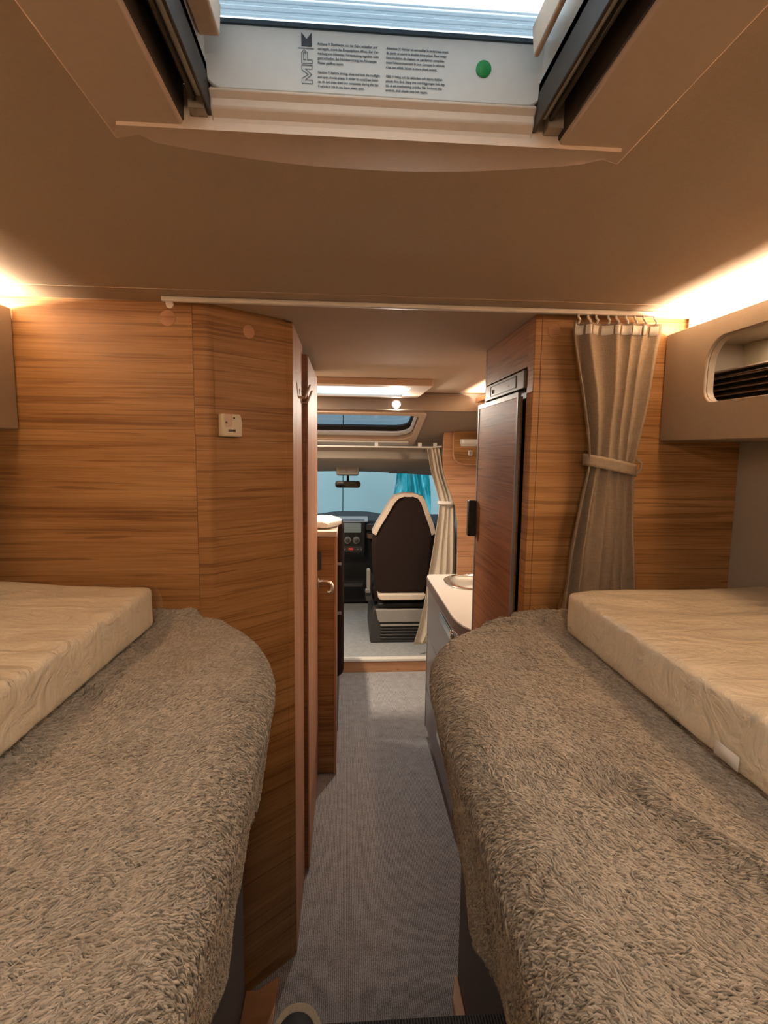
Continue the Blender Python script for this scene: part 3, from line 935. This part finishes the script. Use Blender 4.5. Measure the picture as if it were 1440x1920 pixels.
# cab curtain rail and curtain
cr = thing('cab_curtain_rail', (0, 3.8, 1.63), 'thin white curtain rail across the cab opening', 'curtain rail')
MB().tube([(-.75, 3.81, 1.632), (-.3, 3.80, 1.630), (.2, 3.80, 1.630), (.45, 3.80, 1.630), (.60, 3.79, 1.630), (.672, 3.76, 1.637)], .006, 8).build('rail', 'rail_white', cr)
for x in (-.5, .21, .52, .63):
    box('bracket', 'white_plastic', x - .012, x + .012, 3.793, 3.82, 1.634, 1.662, cr, .002)
def pleat_curtain(name, z_top, z_bot, spans, y0, amp, npl, mat, parent, nu=150, nv=70, seed=0, solid=.003):
    """spans: list of (z, x_left, x_right, y_offset, amplitude factor)"""
    zs = [s[0] for s in spans][::-1]
    def at(z, k):
        return float(np.interp(z, zs, [s[k] for s in spans][::-1]))
    def fn(u, v):
        z = z_top + (z_bot - z_top) * v
        xl, xr, dy, am = at(z, 1), at(z, 2), at(z, 3), at(z, 4)
        ph = npl * 2 * math.pi * (u + .05 * math.sin(2 * math.pi * u * 1.3 + seed) + .010 * math.sin(6 * v + 9 * u + seed))
        w_ = math.sin(ph)
        fold = w_ + .08 * math.sin(2 * ph + 1.1)
        k = .72 + .38 * math.sin(3.1 * u * npl / 3 + seed * 2 + .8 * v)
        x = xl + (xr - xl) * u + .32 * (xr - xl) / npl * math.cos(ph) * .34 * am
        y = y0 + dy - amp * am * k * fold + .004 * math.sin(11 * v + 7 * u)
        return (x, y, z)
    return MB().grid(fn, nu, nv).build(name, mat, parent, smooth=80, solid=solid), fn
cc = thing('cab_curtain', (.65, 3.78, .15), 'beige curtain gathered beside the passenger seat', 'curtain')
spans = [(1.625, .565, .668, 0, 1.0), (1.45, .60, .70, 0, 1), (1.30, .648, .755, 0, .9), (1.24, .662, .772, -.01, .55), (1.15, .655, .778, -.01, .9), (.75, .60, .80, 0, 1.1), (.45, .56, .78, 0, 1.2), (.30, .525, .72, 0, 1.2), (.19, .495, .66, 0, 1.3)]
pleat_curtain('cloth', 1.625, .185, spans, 3.775, .018, 3.6, 'linen_beige', cc, 110, 60, 1.3)
def band(name, x0, x1, yc, ry, z0, z1, mat, parent, skew=0.0):
    def fn(u, v):
        a = 2 * math.pi * u
        x = (x0 + x1) / 2 + (x1 - x0) / 2 * math.cos(a)
        return (x, yc + ry * math.sin(a), z0 + (z1 - z0) * v + skew * (x - x0))
    return MB().grid(fn, 48, 4).build(name, mat, parent, solid=.003)
band('tie_band', .652, .782, 3.765, .032, 1.228, 1.252, 'rail_white', cc, -.02)

# things outside the windscreen
tp = thing('plastic_sheet', (1.0, 7.2, -.7), 'teal plastic sheet hanging outside the windscreen on the right', 'plastic sheet')
def teal(u, v):
    z = 1.55 - 2.2 * v
    w_ = .24 + .30 * v ** .7
    x = .84 + (u - .42) * 2 * w_ * .72 + .03 * math.sin(9 * v)
    y = 7.2 + .07 * math.sin(u * 9 + 7 * v + 2 * math.sin(4 * u)) + .03 * math.sin(u * 25 - 14 * v) + .12 * v
    return (x, y, z)
MB().grid(teal, 70, 50).build('sheet', 'teal_film', tp, smooth=60, solid=.004)
MB().tube([(.78, 7.5, -.69), (.78, 7.5, 1.6)], .02, 10).build('post', 'grey_plastic', tp)
ct = thing('hall_crate', (.55, 7.4, -.7), 'dark crate outside the windscreen with a red reflection built as its end', 'crate')
box('crate_body', 'crate_grey', .50, .95, 6.6, 6.95, -.7, .66, ct, .01)
box('red_reflection', 'reflection_red', .425, .499, 6.6, 6.95, -.7, .675, ct, .008)  # red block stands in for a ghosted reflection

# header spotlight
sp = thing('ceiling_spotlight', (.298, 3.25, 1.882), 'small bright round spotlight in the taupe header beam', 'lamp')
MB().lathe([(.030, 3.263), (.030, 3.258), (.026, 3.257)], lambda a, b, h: (.298 + a, h, 1.882 + b), 28).build('bezel', 'locker_taupe', sp)
MB().lathe([(.024, 3.257), (.023, 3.252), (.012, 3.250)], lambda a, b, h: (.298 + a, h, 1.882 + b * .8), 24).build('lens', 'spot_glow', sp)
area_light('spot_light', (.298, 3.235, 1.872), .03, .03, (R(-35), 0, 0), 7, (1, .88, .74), sp)

# ================================================================== BEDROOM
def locker(s, xf, z0, z1, yend, label, with_opening):
    """s = +1 right, -1 left; xf = |x| of the front face"""
    lk = thing('overhead_locker', (s * .95, .4, z0), label, 'locker')
    XS = lambda u, v, w: (s * w, u, v)
    y0 = -.84
    opening = rrect(.30, 1.226, 1.722, 1.868, [.065, .065, .035, .035], 8)
    if with_opening:
        MB().ring(rrect(y0, yend, z0, z1, 0), opening, xf, xf + .008, XS).build('front_panel', 'locker_taupe', lk, .003, 3)
        MB().ring(rrect(y0, yend, z0 + .002, z1 - .022, 0), opening, xf + .008, xf + .024, XS).build('panel_core', 'locker_taupe', lk, .001)
    else:
        MB().prism(rrect(y0, yend, z0, z1, 0), xf, xf + .008, XS).build('front_panel', 'locker_taupe', lk, .003, 3)
    mb = MB()
    a, b = sorted((s * (xf + .0085), s * (XW - .002)))
    mb.box(a, b, y0, yend, z0, z0 + .02)
    mb.build('bottom_panel', 'locker_taupe', lk)
    a2, b2 = sorted((s * (xf + .055), s * (XW - .002)))
    MB().box(a2, b2, y0, yend, z1 - .022, z1 - .012).build('top_panel', 'locker_taupe', lk)
    MB().box(a, b, yend - .02, yend, z0 + .02, z1 - .022).build('end_panel', 'locker_taupe', lk)
    a3, b3 = sorted((s * (XW - .03), s * (XW - .004)))
    MB().box(a3, b3, y0, yend - .02, z0 + .02, z1 - .022).build('back_panel', 'shelf_inside', lk)
    # light trough behind the lip, and the pale cornice board above
    a4, b4 = sorted((s * (xf + .046), s * (xf + .056)))
    MB().box(a4, b4, y0, YB - .003, z1 - .024, ZC - .001).build('cornice_board', 'cornice', lk)
    a5, b5 = sorted((s * (xf + .0085), s * (xf + .046)))
    MB().box(a5, b5, y0, YB - .003, z1 - .024, z1 - .020).build('light_trough', 'cornice', lk)
    if with_opening:
        for yy in (.88, .45):
            MB().box(a + .03, b - .03, yy, yy + .012, z0 + .02, z1 - .022).build('divider', 'slat_brown', lk)
        for k in range(8):
            z = 1.706 + k * .0145
            mb = MB()
            mb.add([(s * x_, y_, zz) for (x_, zz) in ((.93, z - .004), (.955, z + .005), (.955, z + .008), (.93, z - .001)) for y_ in (.25, 1.365)],
                   [(0, 1, 3, 2), (2, 3, 5, 4), (4, 5, 7, 6), (6, 7, 1, 0), (0, 2, 4, 6), (1, 7, 5, 3)])
            mb.build('slat', 'slat_brown', lk)
        MB().box(.957, .962, .25, 1.365, z0 + .021, 1.812).build('slat_backing', 'black_plastic', lk)
        area_light('shelf_fill', (.985, .78, z1 - .026), .02, .9, (0, 0, 0), 2.6, WARM, lk)  # added light that brightens the inside of the open shelf
    return lk
locker(1, .838, 1.636, 1.911, YR - .004, 'taupe overhead locker with rounded open shelf above the right bed', True)
locker(-1, .796, 1.642, 1.926, YB - .004, 'taupe closed overhead locker at the left edge above the left bed', False)
def led(s, x, z, label):
    l_ = thing('led_strip', (s * x, .27, z - .004), label, 'lamp')
    box('profile', 'led_glow', s * x - .005, s * x + .005, -.82, 1.36, z - .005, z - .002, l_)
    area_light('strip_light', (s * x, .27, z), .010, 2.16, (R(180), -s * R(38), 0), LED_POWER, WARM, l_)
led(1, .872, 1.8985, 'warm light strip hidden on top of the right overhead locker')
led(-1, .831, 1.9190, 'warm light strip hidden on top of the left overhead locker')

# unseen fill lamps, added on the ceiling behind the camera and over the dinette
def fill_lamp(x, y, label, power, tilt):
    cl = thing('fill_lamp', (x, y, ZC - .03), label, 'lamp')
    MB().lathe([(.075, ZC - .001), (.075, ZC - .012), (.062, ZC - .022)], lambda a, b, h: (x + a, y + b, h), 32).build('housing', 'rail_white', cl)
    MB().lathe([(.058, ZC - .0225), (.050, ZC - .026)], lambda a, b, h: (x + a, y + b, h), 32).build('lens', 'led_glow', cl)
    area_light('fill_light', (x, y, ZC - .032), .11, .11, (tilt, 0, 0), power, WARM, cl)
fill_lamp(.03, -.55, 'added round fill lamp on the ceiling behind the roof light over the beds', REAR_POWER, R(50))
fill_lamp(-.55, 3.0, 'added round fill lamp, out of view on the ceiling over the dinette', KITCHEN_POWER, 0)

# curtain rail across the bedroom
br = thing('bedroom_curtain_rail', (.2, 1.335, 1.945), 'long cream curtain rail across the ceiling in front of both beds', 'curtain rail')
g = MB().prism(rrect(1.327, 1.341, 1.943, ZC - .001, .002, 2), -.434, .876, YZ)
g.build('rail', 'rail_white', br, .001)
eh = MB().tube([(-.424, 1.334, 1.944), (-.423, 1.333, 1.938), (-.418, 1.331, 1.930), (-.412, 1.330, 1.930), (-.409, 1.331, 1.936), (-.412, 1.333, 1.942)], .003, 8)
eh.build('end_hook', 'rail_white', br)
MB().lathe([(.008, 1.326), (.008, 1.330)], lambda a, b, h: (-.415 + a, h, 1.934 + b), 14).build('stopper', 'rail_white', br)

# brown curtain on the right
bc = thing('bedroom_curtain', (.67, 1.34, 1.18), 'brown linen curtain tied back in front of the wood panel', 'curtain')
spans = [(1.938, .560, .792, -.004, .5), (1.90, .558, .790, -.002, .75), (1.75, .590, .768, 0, 1.05), (1.64, .610, .750, .003, .9), (1.575, .618, .742, .004, .70), (1.50, .606, .748, .004, .85), (1.35, .580, .758, 0, 1.1), (1.17, .562, .772, 0, 1.2)]
cloth, cfn = pleat_curtain('cloth', 1.925, 1.172, spans, 1.338, .0155, 5.2, 'linen_brown', bc, 170, 80, .4)
# cream header tape pieces on the fronts of the pleats, with gliders
us = np.linspace(.02, .98, 200)
npl = 9
for k in range(npl):
    u0 = .03 + .94 * k / npl
    u1 = u0 + .94 / npl * (.72 if k % 3 else .86)
    def tf(u, v, u0=u0, u1=u1):
        p = cfn(u0 + (u1 - u0) * u, .008 + .030 * v)
        return (p[0], p[1] - .0035, p[2])
    MB().grid(tf, 8, 2).build('header_tape', 'rail_white', bc, solid=.0012)
    p = cfn((u0 + u1) / 2, 0)
    g = MB().tube([(p[0] - .003, 1.334, 1.944), (p[0] - .004, 1.331, 1.936), (p[0] + .001, 1.330, 1.930), (p[0] + .002, p[1] - .003, 1.924)], .0028, 8)
    g.build('glider', 'rail_white', bc)
band('tie_band', .610, .750, 1.343, .032, 1.570, 1.600, 'linen_brown', bc, -.20)
MB().tube([(.738, 1.318, 1.588), (.748, 1.312, 1.578), (.747, 1.312, 1.560), (.738, 1.316, 1.548)], .0035, 8).build('tie_loop', 'linen_brown', bc)

# coat hooks by the washroom door
for k, (y, zz) in enumerate(((1.78, 1.777), (1.87, 1.768))):
    hk = thing('coat_hook', (-.145, y, zz), ['beige bent coat hook nearer the bed on the washroom door frame', 'beige bent coat hook nearer the cab on the washroom door frame'][k], 'hook', 'coat hooks by the washroom door')
    pts = [(-.165, 1.80 - .02, 0)]
    def bar(x0, x1, z0, z1):
        return MB().prism([(x0[0], x0[1]), (x1[0], x1[1]), (x1[0] + z0, x1[1] + z1), (x0[0] + z0, x0[1] + z1)], y - .010, y + .010, XZ)
    bar((-.160, zz + .030), (-.160, zz - .010), .005, 0).build('tip', 'frame_beige', hk, .001)
    bar((-.160, zz - .010), (-.136, zz - .010), 0, .006).build('arm', 'frame_beige', hk, .001)
    bar((-.140, zz - .010), (-.122, zz + .034), .006, 0).build('stem', 'frame_beige', hk, .001)

# cream holder on the angled panel
px, py = -.3095, 1.4135
ux, uy = (bx_ - ax) / d, (by_ - ay) / d
def onang(u, v, w):     # u along the angled panel, v height, w out of it
    q = ax + ux * u - nx * w, ay + uy * u - ny * w
    return (q[0], q[1], v)
so = thing('wall_holder', onang(.03, 1.63, .0), 'small cream plastic holder with black lettering on the angled wood panel', 'wall holder')
MB().prism([(.008, 1.632), (.0640, 1.632), (.0650, 1.668), (.0605, 1.689), (.008, 1.689)], .0, .022, onang).build('case', 'socket_cream', so, .0035, 3)
MB().prism([(.014, 1.6885), (.036, 1.6885), (.036, 1.662), (.030, 1.656), (.018, 1.656), (.015, 1.662)], .0221, .0232, onang).build('recessed_tab', 'cornice', so, .0008)
for u, v in ((.0185, 1.667), (.0405, 1.679)):
    MB().lathe([(.0024, .0225), (.0024, .0242), (.0018, .0246)], lambda a, b, h: onang(u + a, v + b, h), 12).build('screw_hole', 'print_black', so)
text_mesh('lettering', 'GEMIE', .0078, lambda u, v, w: onang(.0235 + u, 1.6445 + v, .0226), 'print_black', so, bold=.0004)

# ---------------------------------------------------- beds
def bed(s, label, poly, xm):
    b_ = thing('bed', (s * .65, .3, 0), label, 'bed', 'twin beds along the aisle')
    MB().prism(poly, 0, 1.02, XY).build('base', 'bed_grey', b_, .003)
    x0, x1 = sorted((s * xm, s * (XW - .01)))
    MB().prism(rrect(x0, x1, -.78, 1.33, .16, 8), 1.021, 1.145, XY).build('foam_mattress', 'seat_cream', b_, .02, 3)
bed(-1, 'left bed on a dark grey base below the closed locker', [(-1.065, -.8), (-.290, -.8), (-.290, 1.416), (-.345, 1.368), (-1.065, 1.368)], .22)
bed(1, 'right bed on a dark grey base below the open shelf locker', [(.343, -.8), (1.065, -.8), (1.065, 1.388), (.478, 1.388), (.455, 1.43), (.343, 1.43)], .25)

def vnoise(x, y, seed):
    """smooth value noise on arrays"""
    xi, yi = np.floor(x).astype(np.int64), np.floor(y).astype(np.int64)
    xf, yf = x - xi, y - yi
    def h(a, b):
        n_ = (a * 374761393 + b * 668265263 + seed * 974711) & 0x7fffffff
        n_ = ((n_ ^ (n_ >> 13)) * 1274126177) & 0x7fffffff
        return ((n_ ^ (n_ >> 16)) & 0xffff) / 65535.0
    u, v = xf * xf * (3 - 2 * xf), yf * yf * (3 - 2 * yf)
    return (h(xi, yi) * (1 - u) + h(xi + 1, yi) * u) * (1 - v) + (h(xi, yi + 1) * (1 - u) + h(xi + 1, yi + 1) * u) * v
def fbm(x, y, seed, o=3):
    t = 0
    a = 1
    s = 0
    for k in range(o):
        t = t + a * vnoise(x * 2 ** k, y * 2 ** k, seed + k)
        s += a
        a *= .5
    return t / s * 2 - 1

def blanket(s, label, edge_pts, seed, ridges, hem_fn):
    """draped fleece: edge curve in plan, top towards the wall, drop on the aisle side"""
    E_ = np.array(edge_pts, float)
    seg = np.r_[0, np.cumsum(np.hypot(*np.diff(E_, axis=0).T))]
    NT, NS, ND = 300, 130, 46
    t = np.linspace(0, 1, NT + 1)
    C = np.stack([np.interp(t * seg[-1], seg, E_[:, k]) for k in (0, 1)], 1)
    # smooth the curve a little
    for _ in range(60):
        C[1:-1] = .25 * C[:-2] + .5 * C[1:-1] + .25 * C[2:]
    T = np.gradient(C, axis=0)
    T /= np.linalg.norm(T, axis=1)[:, None]
    Nn = np.stack([T[:, 1], -T[:, 0]], 1)            # outward (to the aisle)
    Nn *= np.where((Nn[:, :1] * (-s)) >= 0, 1, 1)
    if np.mean(Nn[:, 0]) * (-s) < 0:
        Nn = -Nn
    yD = -.75 + (1.33 + .75) * t
    yD = np.minimum(yD, C[:, 1].max() - .005)
    D = np.stack([np.full_like(t, s * 1.04), np.maximum(yD, C[:, 1] - .10)], 1)
    D[:, 1] = np.minimum(D[:, 1], 1.345)
    P = np.zeros((NT + 1, NS + ND + 1, 3))
    rad = .055
    inner = C - Nn * rad
    for j in range(NS + 1):
        w = (j / NS) ** .75
        P[:, j, :2] = D * (1 - w) + inner * w
        P[:, j, 2] = 1.172
    hem = hem_fn(C[:, 1], C[:, 0])
    for j in range(1, ND + 1):
        q = j / ND
        if q <= .3:
            a = q / .3 * math.pi / 2
            P[:, NS + j, :2] = inner + Nn * rad * math.sin(a)
            P[:, NS + j, 2] = 1.172 - rad * (1 - math.cos(a))
        else:
            k = (q - .3) / .7
            z = (1.172 - rad) * (1 - k) + hem * k
            wav = .012 * np.sin(C[:, 1] * 17 + seed) * k + .008 * np.sin(C[:, 1] * 41 + seed * 2) * k
            off = rad - .034 * k + wav * .5
            P[:, NS + j, :2] = inner + Nn * off[:, None]
            P[:, NS + j, 2] = z
    X, Y = P[..., 0], P[..., 1]
    topw = np.clip((P[..., 2] - 1.10) / .07, 0, 1)
    P[..., 2] += topw * (.006 * fbm(X * 5, Y * 5, seed) + .003 * fbm(X * 16, Y * 16, seed + 9))
    for (ax_, ay_, bx2, by2, wd, ht) in ridges:
        dx, dy = bx2 - ax_, by2 - ay_
        L2 = dx * dx + dy * dy
        k = np.clip(((X - ax_) * dx + (Y - ay_) * dy) / L2, 0, 1)
        dist = np.hypot(X - ax_ - k * dx, Y - ay_ - k * dy)
        P[..., 2] += topw * ht * np.exp(-(dist / wd) ** 2)
    nv = NS + ND + 1
    verts = P.reshape(-1, 3)
    i, j = np.meshgrid(np.arange(NT), np.arange(NS + ND), indexing='ij')
    a = (i * nv + j).ravel()
    faces = np.stack([a, a + nv, a + nv + 1, a + 1], 1)
    g = MB()
    root = thing('fleece_blanket', (s * .45, .3, 1.16), label, 'blanket', 'fleece blankets on the beds')
    me = bpy.data.meshes.new('cloth')
    me.from_pydata(verts.tolist(), [], faces.tolist())
    me.polygons.foreach_set('use_smooth', [True] * len(me.polygons))
    me.materials.append(M['fleece_base'])
    o = bpy.data.objects.new('cloth', me)
    COL.objects.link(o)
    attach(o, root)
    md = o.modifiers.new('thickness', 'SOLIDIFY')
    md.thickness = .006
    md.offset = -1 if s > 0 else 1
    # normals on the grid (pointing up / out)
    du = np.gradient(P, axis=0)
    dv = np.gradient(P, axis=1)
    Nr = np.cross(du, dv)
    Nr /= np.linalg.norm(Nr, axis=2)[..., None] + 1e-12
    if Nr[NT // 2, NS // 2, 2] < 0:
        Nr = -Nr
    # ---- fleece pile: bent tapered tufts
    cell = np.linalg.norm(np.cross(P[1:, :-1] - P[:-1, :-1], P[:-1, 1:] - P[:-1, :-1]), axis=2)
    cx_ = .25 * (P[1:, 1:] + P[:-1, :-1] + P[1:, :-1] + P[:-1, 1:])
    vis = (np.abs(cx_[..., 0]) < .64) & (cx_[..., 1] > .22)
    dens = cell * vis * np.clip(1.15 - .35 * np.clip(cx_[..., 1] - .4, 0, 1), .7, 1.2)
    cnt = 125000
    pick = RNG.choice(dens.size, cnt, p=(dens / dens.sum()).ravel())
    pi, pj = np.unravel_index(pick, dens.shape)
    fu, fv = RNG.random(cnt)[:, None], RNG.random(cnt)[:, None]
    def bil(A):
        return A[pi, pj] * (1 - fu) * (1 - fv) + A[pi + 1, pj] * fu * (1 - fv) + A[pi, pj + 1] * (1 - fu) * fv + A[pi + 1, pj + 1] * fu * fv
    B = bil(P)
    Nrm = bil(Nr)
    Nrm /= np.linalg.norm(Nrm, axis=1)[:, None]
    # flow direction: mostly across the bed, swirling in patches
    base = math.pi * (.18 if s < 0 else .80)
    ang = base + 1.1 * fbm(B[:, 0] * 4.5, B[:, 1] * 4.5, seed + 20) + .55 * fbm(B[:, 0] * 22, B[:, 1] * 22 + B[:, 2] * 15, seed + 30, 2) + RNG.normal(0, .17, cnt)
    dirv = np.stack([np.cos(ang), np.sin(ang), np.zeros(cnt)], 1)
    steep = np.clip(1 - Nrm[:, 2], 0, 1)[:, None]
    dirv = dirv * (1 - .7 * steep) + np.array([0, 0, -1.0]) * .9 * steep
    dirv -= Nrm * np.sum(dirv * Nrm, 1)[:, None]
    dirv /= np.linalg.norm(dirv, axis=1)[:, None] + 1e-9
    side = np.cross(Nrm, dirv)
    ln = RNG.uniform(.009, .019, cnt)[:, None]
    wd = RNG.uniform(.0012, .0021, cnt)[:, None]
    curl = RNG.normal(0, .45, cnt)[:, None] + .5 * fbm(B[:, 0] * 40, B[:, 1] * 40, seed + 50, 1)[:, None]
    rise = RNG.uniform(.08, .22, cnt)[:, None]
    rings = []
    for q, wk, hk in ((0.0, .85, .0), (.55, 1.0, 1.0)):
        cpos = B + dirv * ln * q + side * ln * curl * q * q + Nrm * (ln * rise * hk)
        for kx, kz in ((-1.0, -.1), (1.0, -.1), (0.0, .95)):
            rings.append(cpos + side * wd * wk * kx + Nrm * wd * wk * kz)
    tip = B + dirv * ln + side * ln * curl + Nrm * (ln * rise * .65)
    V = np.stack(rings + [tip], 1).reshape(-1, 3)
    loc = []
    for r_ in range(1):
        for k in range(3):
            k2 = (k + 1) % 3
            loc += [(r_ * 3 + k, r_ * 3 + k2, r_ * 3 + 3 + k2), (r_ * 3 + k, r_ * 3 + 3 + k2, r_ * 3 + 3 + k)]
    for k in range(3):
        loc.append((3 + k, 3 + (k + 1) % 3, 6))
    loc = np.array(loc)
    F = (loc[None] + (np.arange(cnt) * 7)[:, None, None]).reshape(-1, 3)
    pm = bpy.data.meshes.new('pile')
    pm.vertices.add(len(V))
    pm.vertices.foreach_set('co', V.astype(np.float32).ravel())
    pm.loops.add(F.size)
    pm.loops.foreach_set('vertex_index', F.astype(np.int32).ravel())
    pm.polygons.add(len(F))
    pm.polygons.foreach_set('loop_start', np.arange(0, F.size, 3, dtype=np.int32))
    pm.polygons.foreach_set('loop_total', np.full(len(F), 3, dtype=np.int32))
    pm.polygons.foreach_set('use_smooth', np.ones(len(F), dtype=bool))
    pm.update()
    pm.materials.append(M['fleece_pile'])
    po = bpy.data.objects.new('pile', pm)
    COL.objects.link(po)
    attach(po, root)
    po['kind'] = 'stuff'
    return root
eL = [(-.138, -.75), (-.136, .30), (-.138, .95), (-.145, 1.05), (-.172, 1.15), (-.222, 1.25), (-.275, 1.315), (-.325, 1.350), (-.42, 1.362), (-.5, 1.362)]
eR = [(.172, -.75), (.172, .30), (.172, .98), (.178, 1.07), (.198, 1.145), (.225, 1.195), (.275, 1.25), (.34, 1.30), (.42, 1.335), (.50, 1.348), (.58, 1.35)]
blanket(-1, 'grey brown fleece blanket on the left bed below the locker', eL, 3,
        [(-.66, 1.315, -.39, 1.316, .022, .030), (-.37, 1.318, -.31, 1.285, .022, .008)],
        lambda y, x: np.interp(y, [.3, .636, .8, .97, 1.17, 1.36], [.92, .895, .895, .935, 1.05, 1.10]))
blanket(1, 'grey brown fleece blanket on the right bed beside the brown curtain', eR, 8,
        [(.375, .60, .46, .36, .022, .016), (.30, .70, .375, .60, .03, .008), (.44, 1.305, .62, 1.30, .020, .026), (.36, 1.275, .60, 1.25, .016, .012)],
        lambda y, x: np.interp(y, [.3, .55, .65, .78, .92, 1.13, 1.35], [.92, .900, .882, .856, .92, 1.03, 1.10]))

# ---------------------------------------------------- plastic wrapped mattresses
def wrapped(s, label, corners, z0, z1, seed):
    """corners: four plan points (aisle far, wall far, wall near, aisle near)"""
    root = thing('wrapped_mattress', (s * .78, .4, z0), label, 'mattress', 'plastic wrapped mattresses on the blankets')
    bm = bmesh.new()
    bot = [bm.verts.new((x, y, z0)) for x, y in corners]
    top = [bm.verts.new((x, y, z1)) for x, y in corners]
    bm.faces.new(bot)
    bm.faces.new(top)
    for i in range(4):
        j = (i + 1) % 4
        bm.faces.new((bot[i], bot[j], top[j], top[i]))
    bmesh.ops.recalc_face_normals(bm, faces=bm.faces)
    bmesh.ops.bevel(bm, geom=list(bm.edges), offset=.013, segments=3, affect='EDGES', profile=.5)
    bmesh.ops.triangulate(bm, faces=[f for f in bm.faces if len(f.verts) > 4])
    bmesh.ops.subdivide_edges(bm, edges=[e for e in bm.edges if e.calc_length() > .05], cuts=5, use_grid_fill=True)
    for _ in range(4):
        big = [e for e in bm.edges if e.calc_length() > .022]
        if not big:
            break
        bmesh.ops.subdivide_edges(bm, edges=big, cuts=1, use_grid_fill=True)
    bmesh.ops.triangulate(bm, faces=bm.faces)
    bm.normal_update()
    co = np.array([v.co[:] for v in bm.verts])
    no = np.array([v.normal[:] for v in bm.verts])
    # creases run across the mattress, from wall to aisle
    w1 = fbm(co[:, 0] * 6 + 3 * co[:, 1], co[:, 1] * 26 + co[:, 2] * 9, seed, 3)
    w2 = 1 - np.abs(fbm(co[:, 0] * 4 - 2 * co[:, 1], co[:, 1] * 15, seed + 5, 2)) * 2
    up = np.clip(no[:, 2], 0, 1)
    h_ = .0036 * w1 * (.35 + up) + .0045 * np.clip(w2, 0, 1) ** 4 * up
    co = co + no * h_[:, None]
    for v, c in zip(bm.verts, co):
        v.co = c
    me = bpy.data.meshes.new('cover')
    bm.to_mesh(me)
    bm.free()
    me.polygons.foreach_set('use_smooth', [True] * len(me.polygons))
    me.materials.append(M['wrap_cream'])
    o = bpy.data.objects.new('cover', me)
    COL.objects.link(o)
    attach(o, root)
    # loose plastic bag corner standing off the far aisle corner
    A, Bc = Vector((*corners[0], 0)), Vector((*corners[1], 0))
    dirw = (Bc - A).normalized()
    def flap(u, v):
        k = math.sin(math.pi * v)
        p = A + dirw * (.16 * u - .004) + Vector((0, .006 + .012 * k * (1 - u * .5), 0)) + Vector((-s * .010 * k * (1 - u), 0, 0))
        return (p.x, p.y, z0 + .006 + (z1 - z0 - .006) * v)
    MB().grid(flap, 10, 8).build('loose_wrap', 'clear_film', root, smooth=80)
    return root
wrapped(-1, 'cream plastic wrapped mattress lying on the left blanket', [(-.450, 1.255), (-1.05, 1.34), (-1.05, -.55), (-.475, -.60)], 1.184, 1.278, 4)
wm = wrapped(1, 'cream plastic wrapped mattress lying on the right blanket in front of the brown curtain', [(.512, 1.175), (1.05, 1.235), (1.05, -.55), (.508, -.60)], 1.184, 1.280, 12)
MB().add([(.5075, .66, 1.192), (.5075, .615, 1.192), (.5080, .615, 1.212), (.5080, .66, 1.212)], [(0, 1, 2, 3)]).build('care_label', 'white_plastic', wm, solid=.001)

# ---------------------------------------------------- low wooden plinths, rear step and shoe
for s, poly, lb in ((-1, [(-.289, 1.0), (-.197, 1.0), (-.197, 1.462), (-.252, 1.42), (-.289, 1.42)], 'wood edging board on the floor beside the left bed base'),
                    (1, [(.312, 1.0), (.342, 1.0), (.342, 1.43), (.333, 1.43), (.312, 1.36)], 'wood edging board on the floor beside the right bed base')):
    o = MB().prism(poly, .0, .022, XY).build('trim_%d' % (5 if s < 0 else 6), 'wood_pale', None, .003)
    struct(o, lb)
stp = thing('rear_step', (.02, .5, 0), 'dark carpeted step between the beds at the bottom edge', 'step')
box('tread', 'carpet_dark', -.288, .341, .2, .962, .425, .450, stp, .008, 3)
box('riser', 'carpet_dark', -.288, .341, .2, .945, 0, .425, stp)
shoe = thing('shoe', (-.09, .85, .45), 'beige soled black shoe on the dark step between the beds', 'shoe')
def foot(s_):
    pts = []
    for k in range(36):
        a = 2 * math.pi * k / 36
        y = math.sin(a)
        w_ = .060 * (1 + .08 * y) if y > 0 else .060 * (1 - .22 * (-y) ** 1.2)
        pts.append((-.092 + s_ * w_ * math.copysign(abs(math.cos(a)) ** .85, math.cos(a)), (.838 + (.142 - (1 - s_) * .09) * y)))
    return pts
MB().prism(foot(1.0), .451, .480, XY).build('sole', 'shoe_beige', shoe, .006, 3)
g = MB()
lv = [(.80, .478), (.80, .488), (.74, .500), (.62, .510), (.4, .516)]
vs, fs = [], []
for s_, z in lv:
    for (x, y) in foot(s_):
        k = max(0, (.90 - y) / .3)
        vs.append((x, y - (.0 if s_ > .85 else (.9 - s_) * .10), z + .05 * k * (z - .48) / .056))
n = 36
for i in range(len(lv) - 1):
    for k in range(n):
        fs.append((i * n + k, i * n + (k + 1) % n, (i + 1) * n + (k + 1) % n, (i + 1) * n + k))
fs.append(tuple(range((len(lv) - 1) * n, len(lv) * n)))
g.add(vs, fs).build('upper', 'shoe_black', shoe, smooth=60)
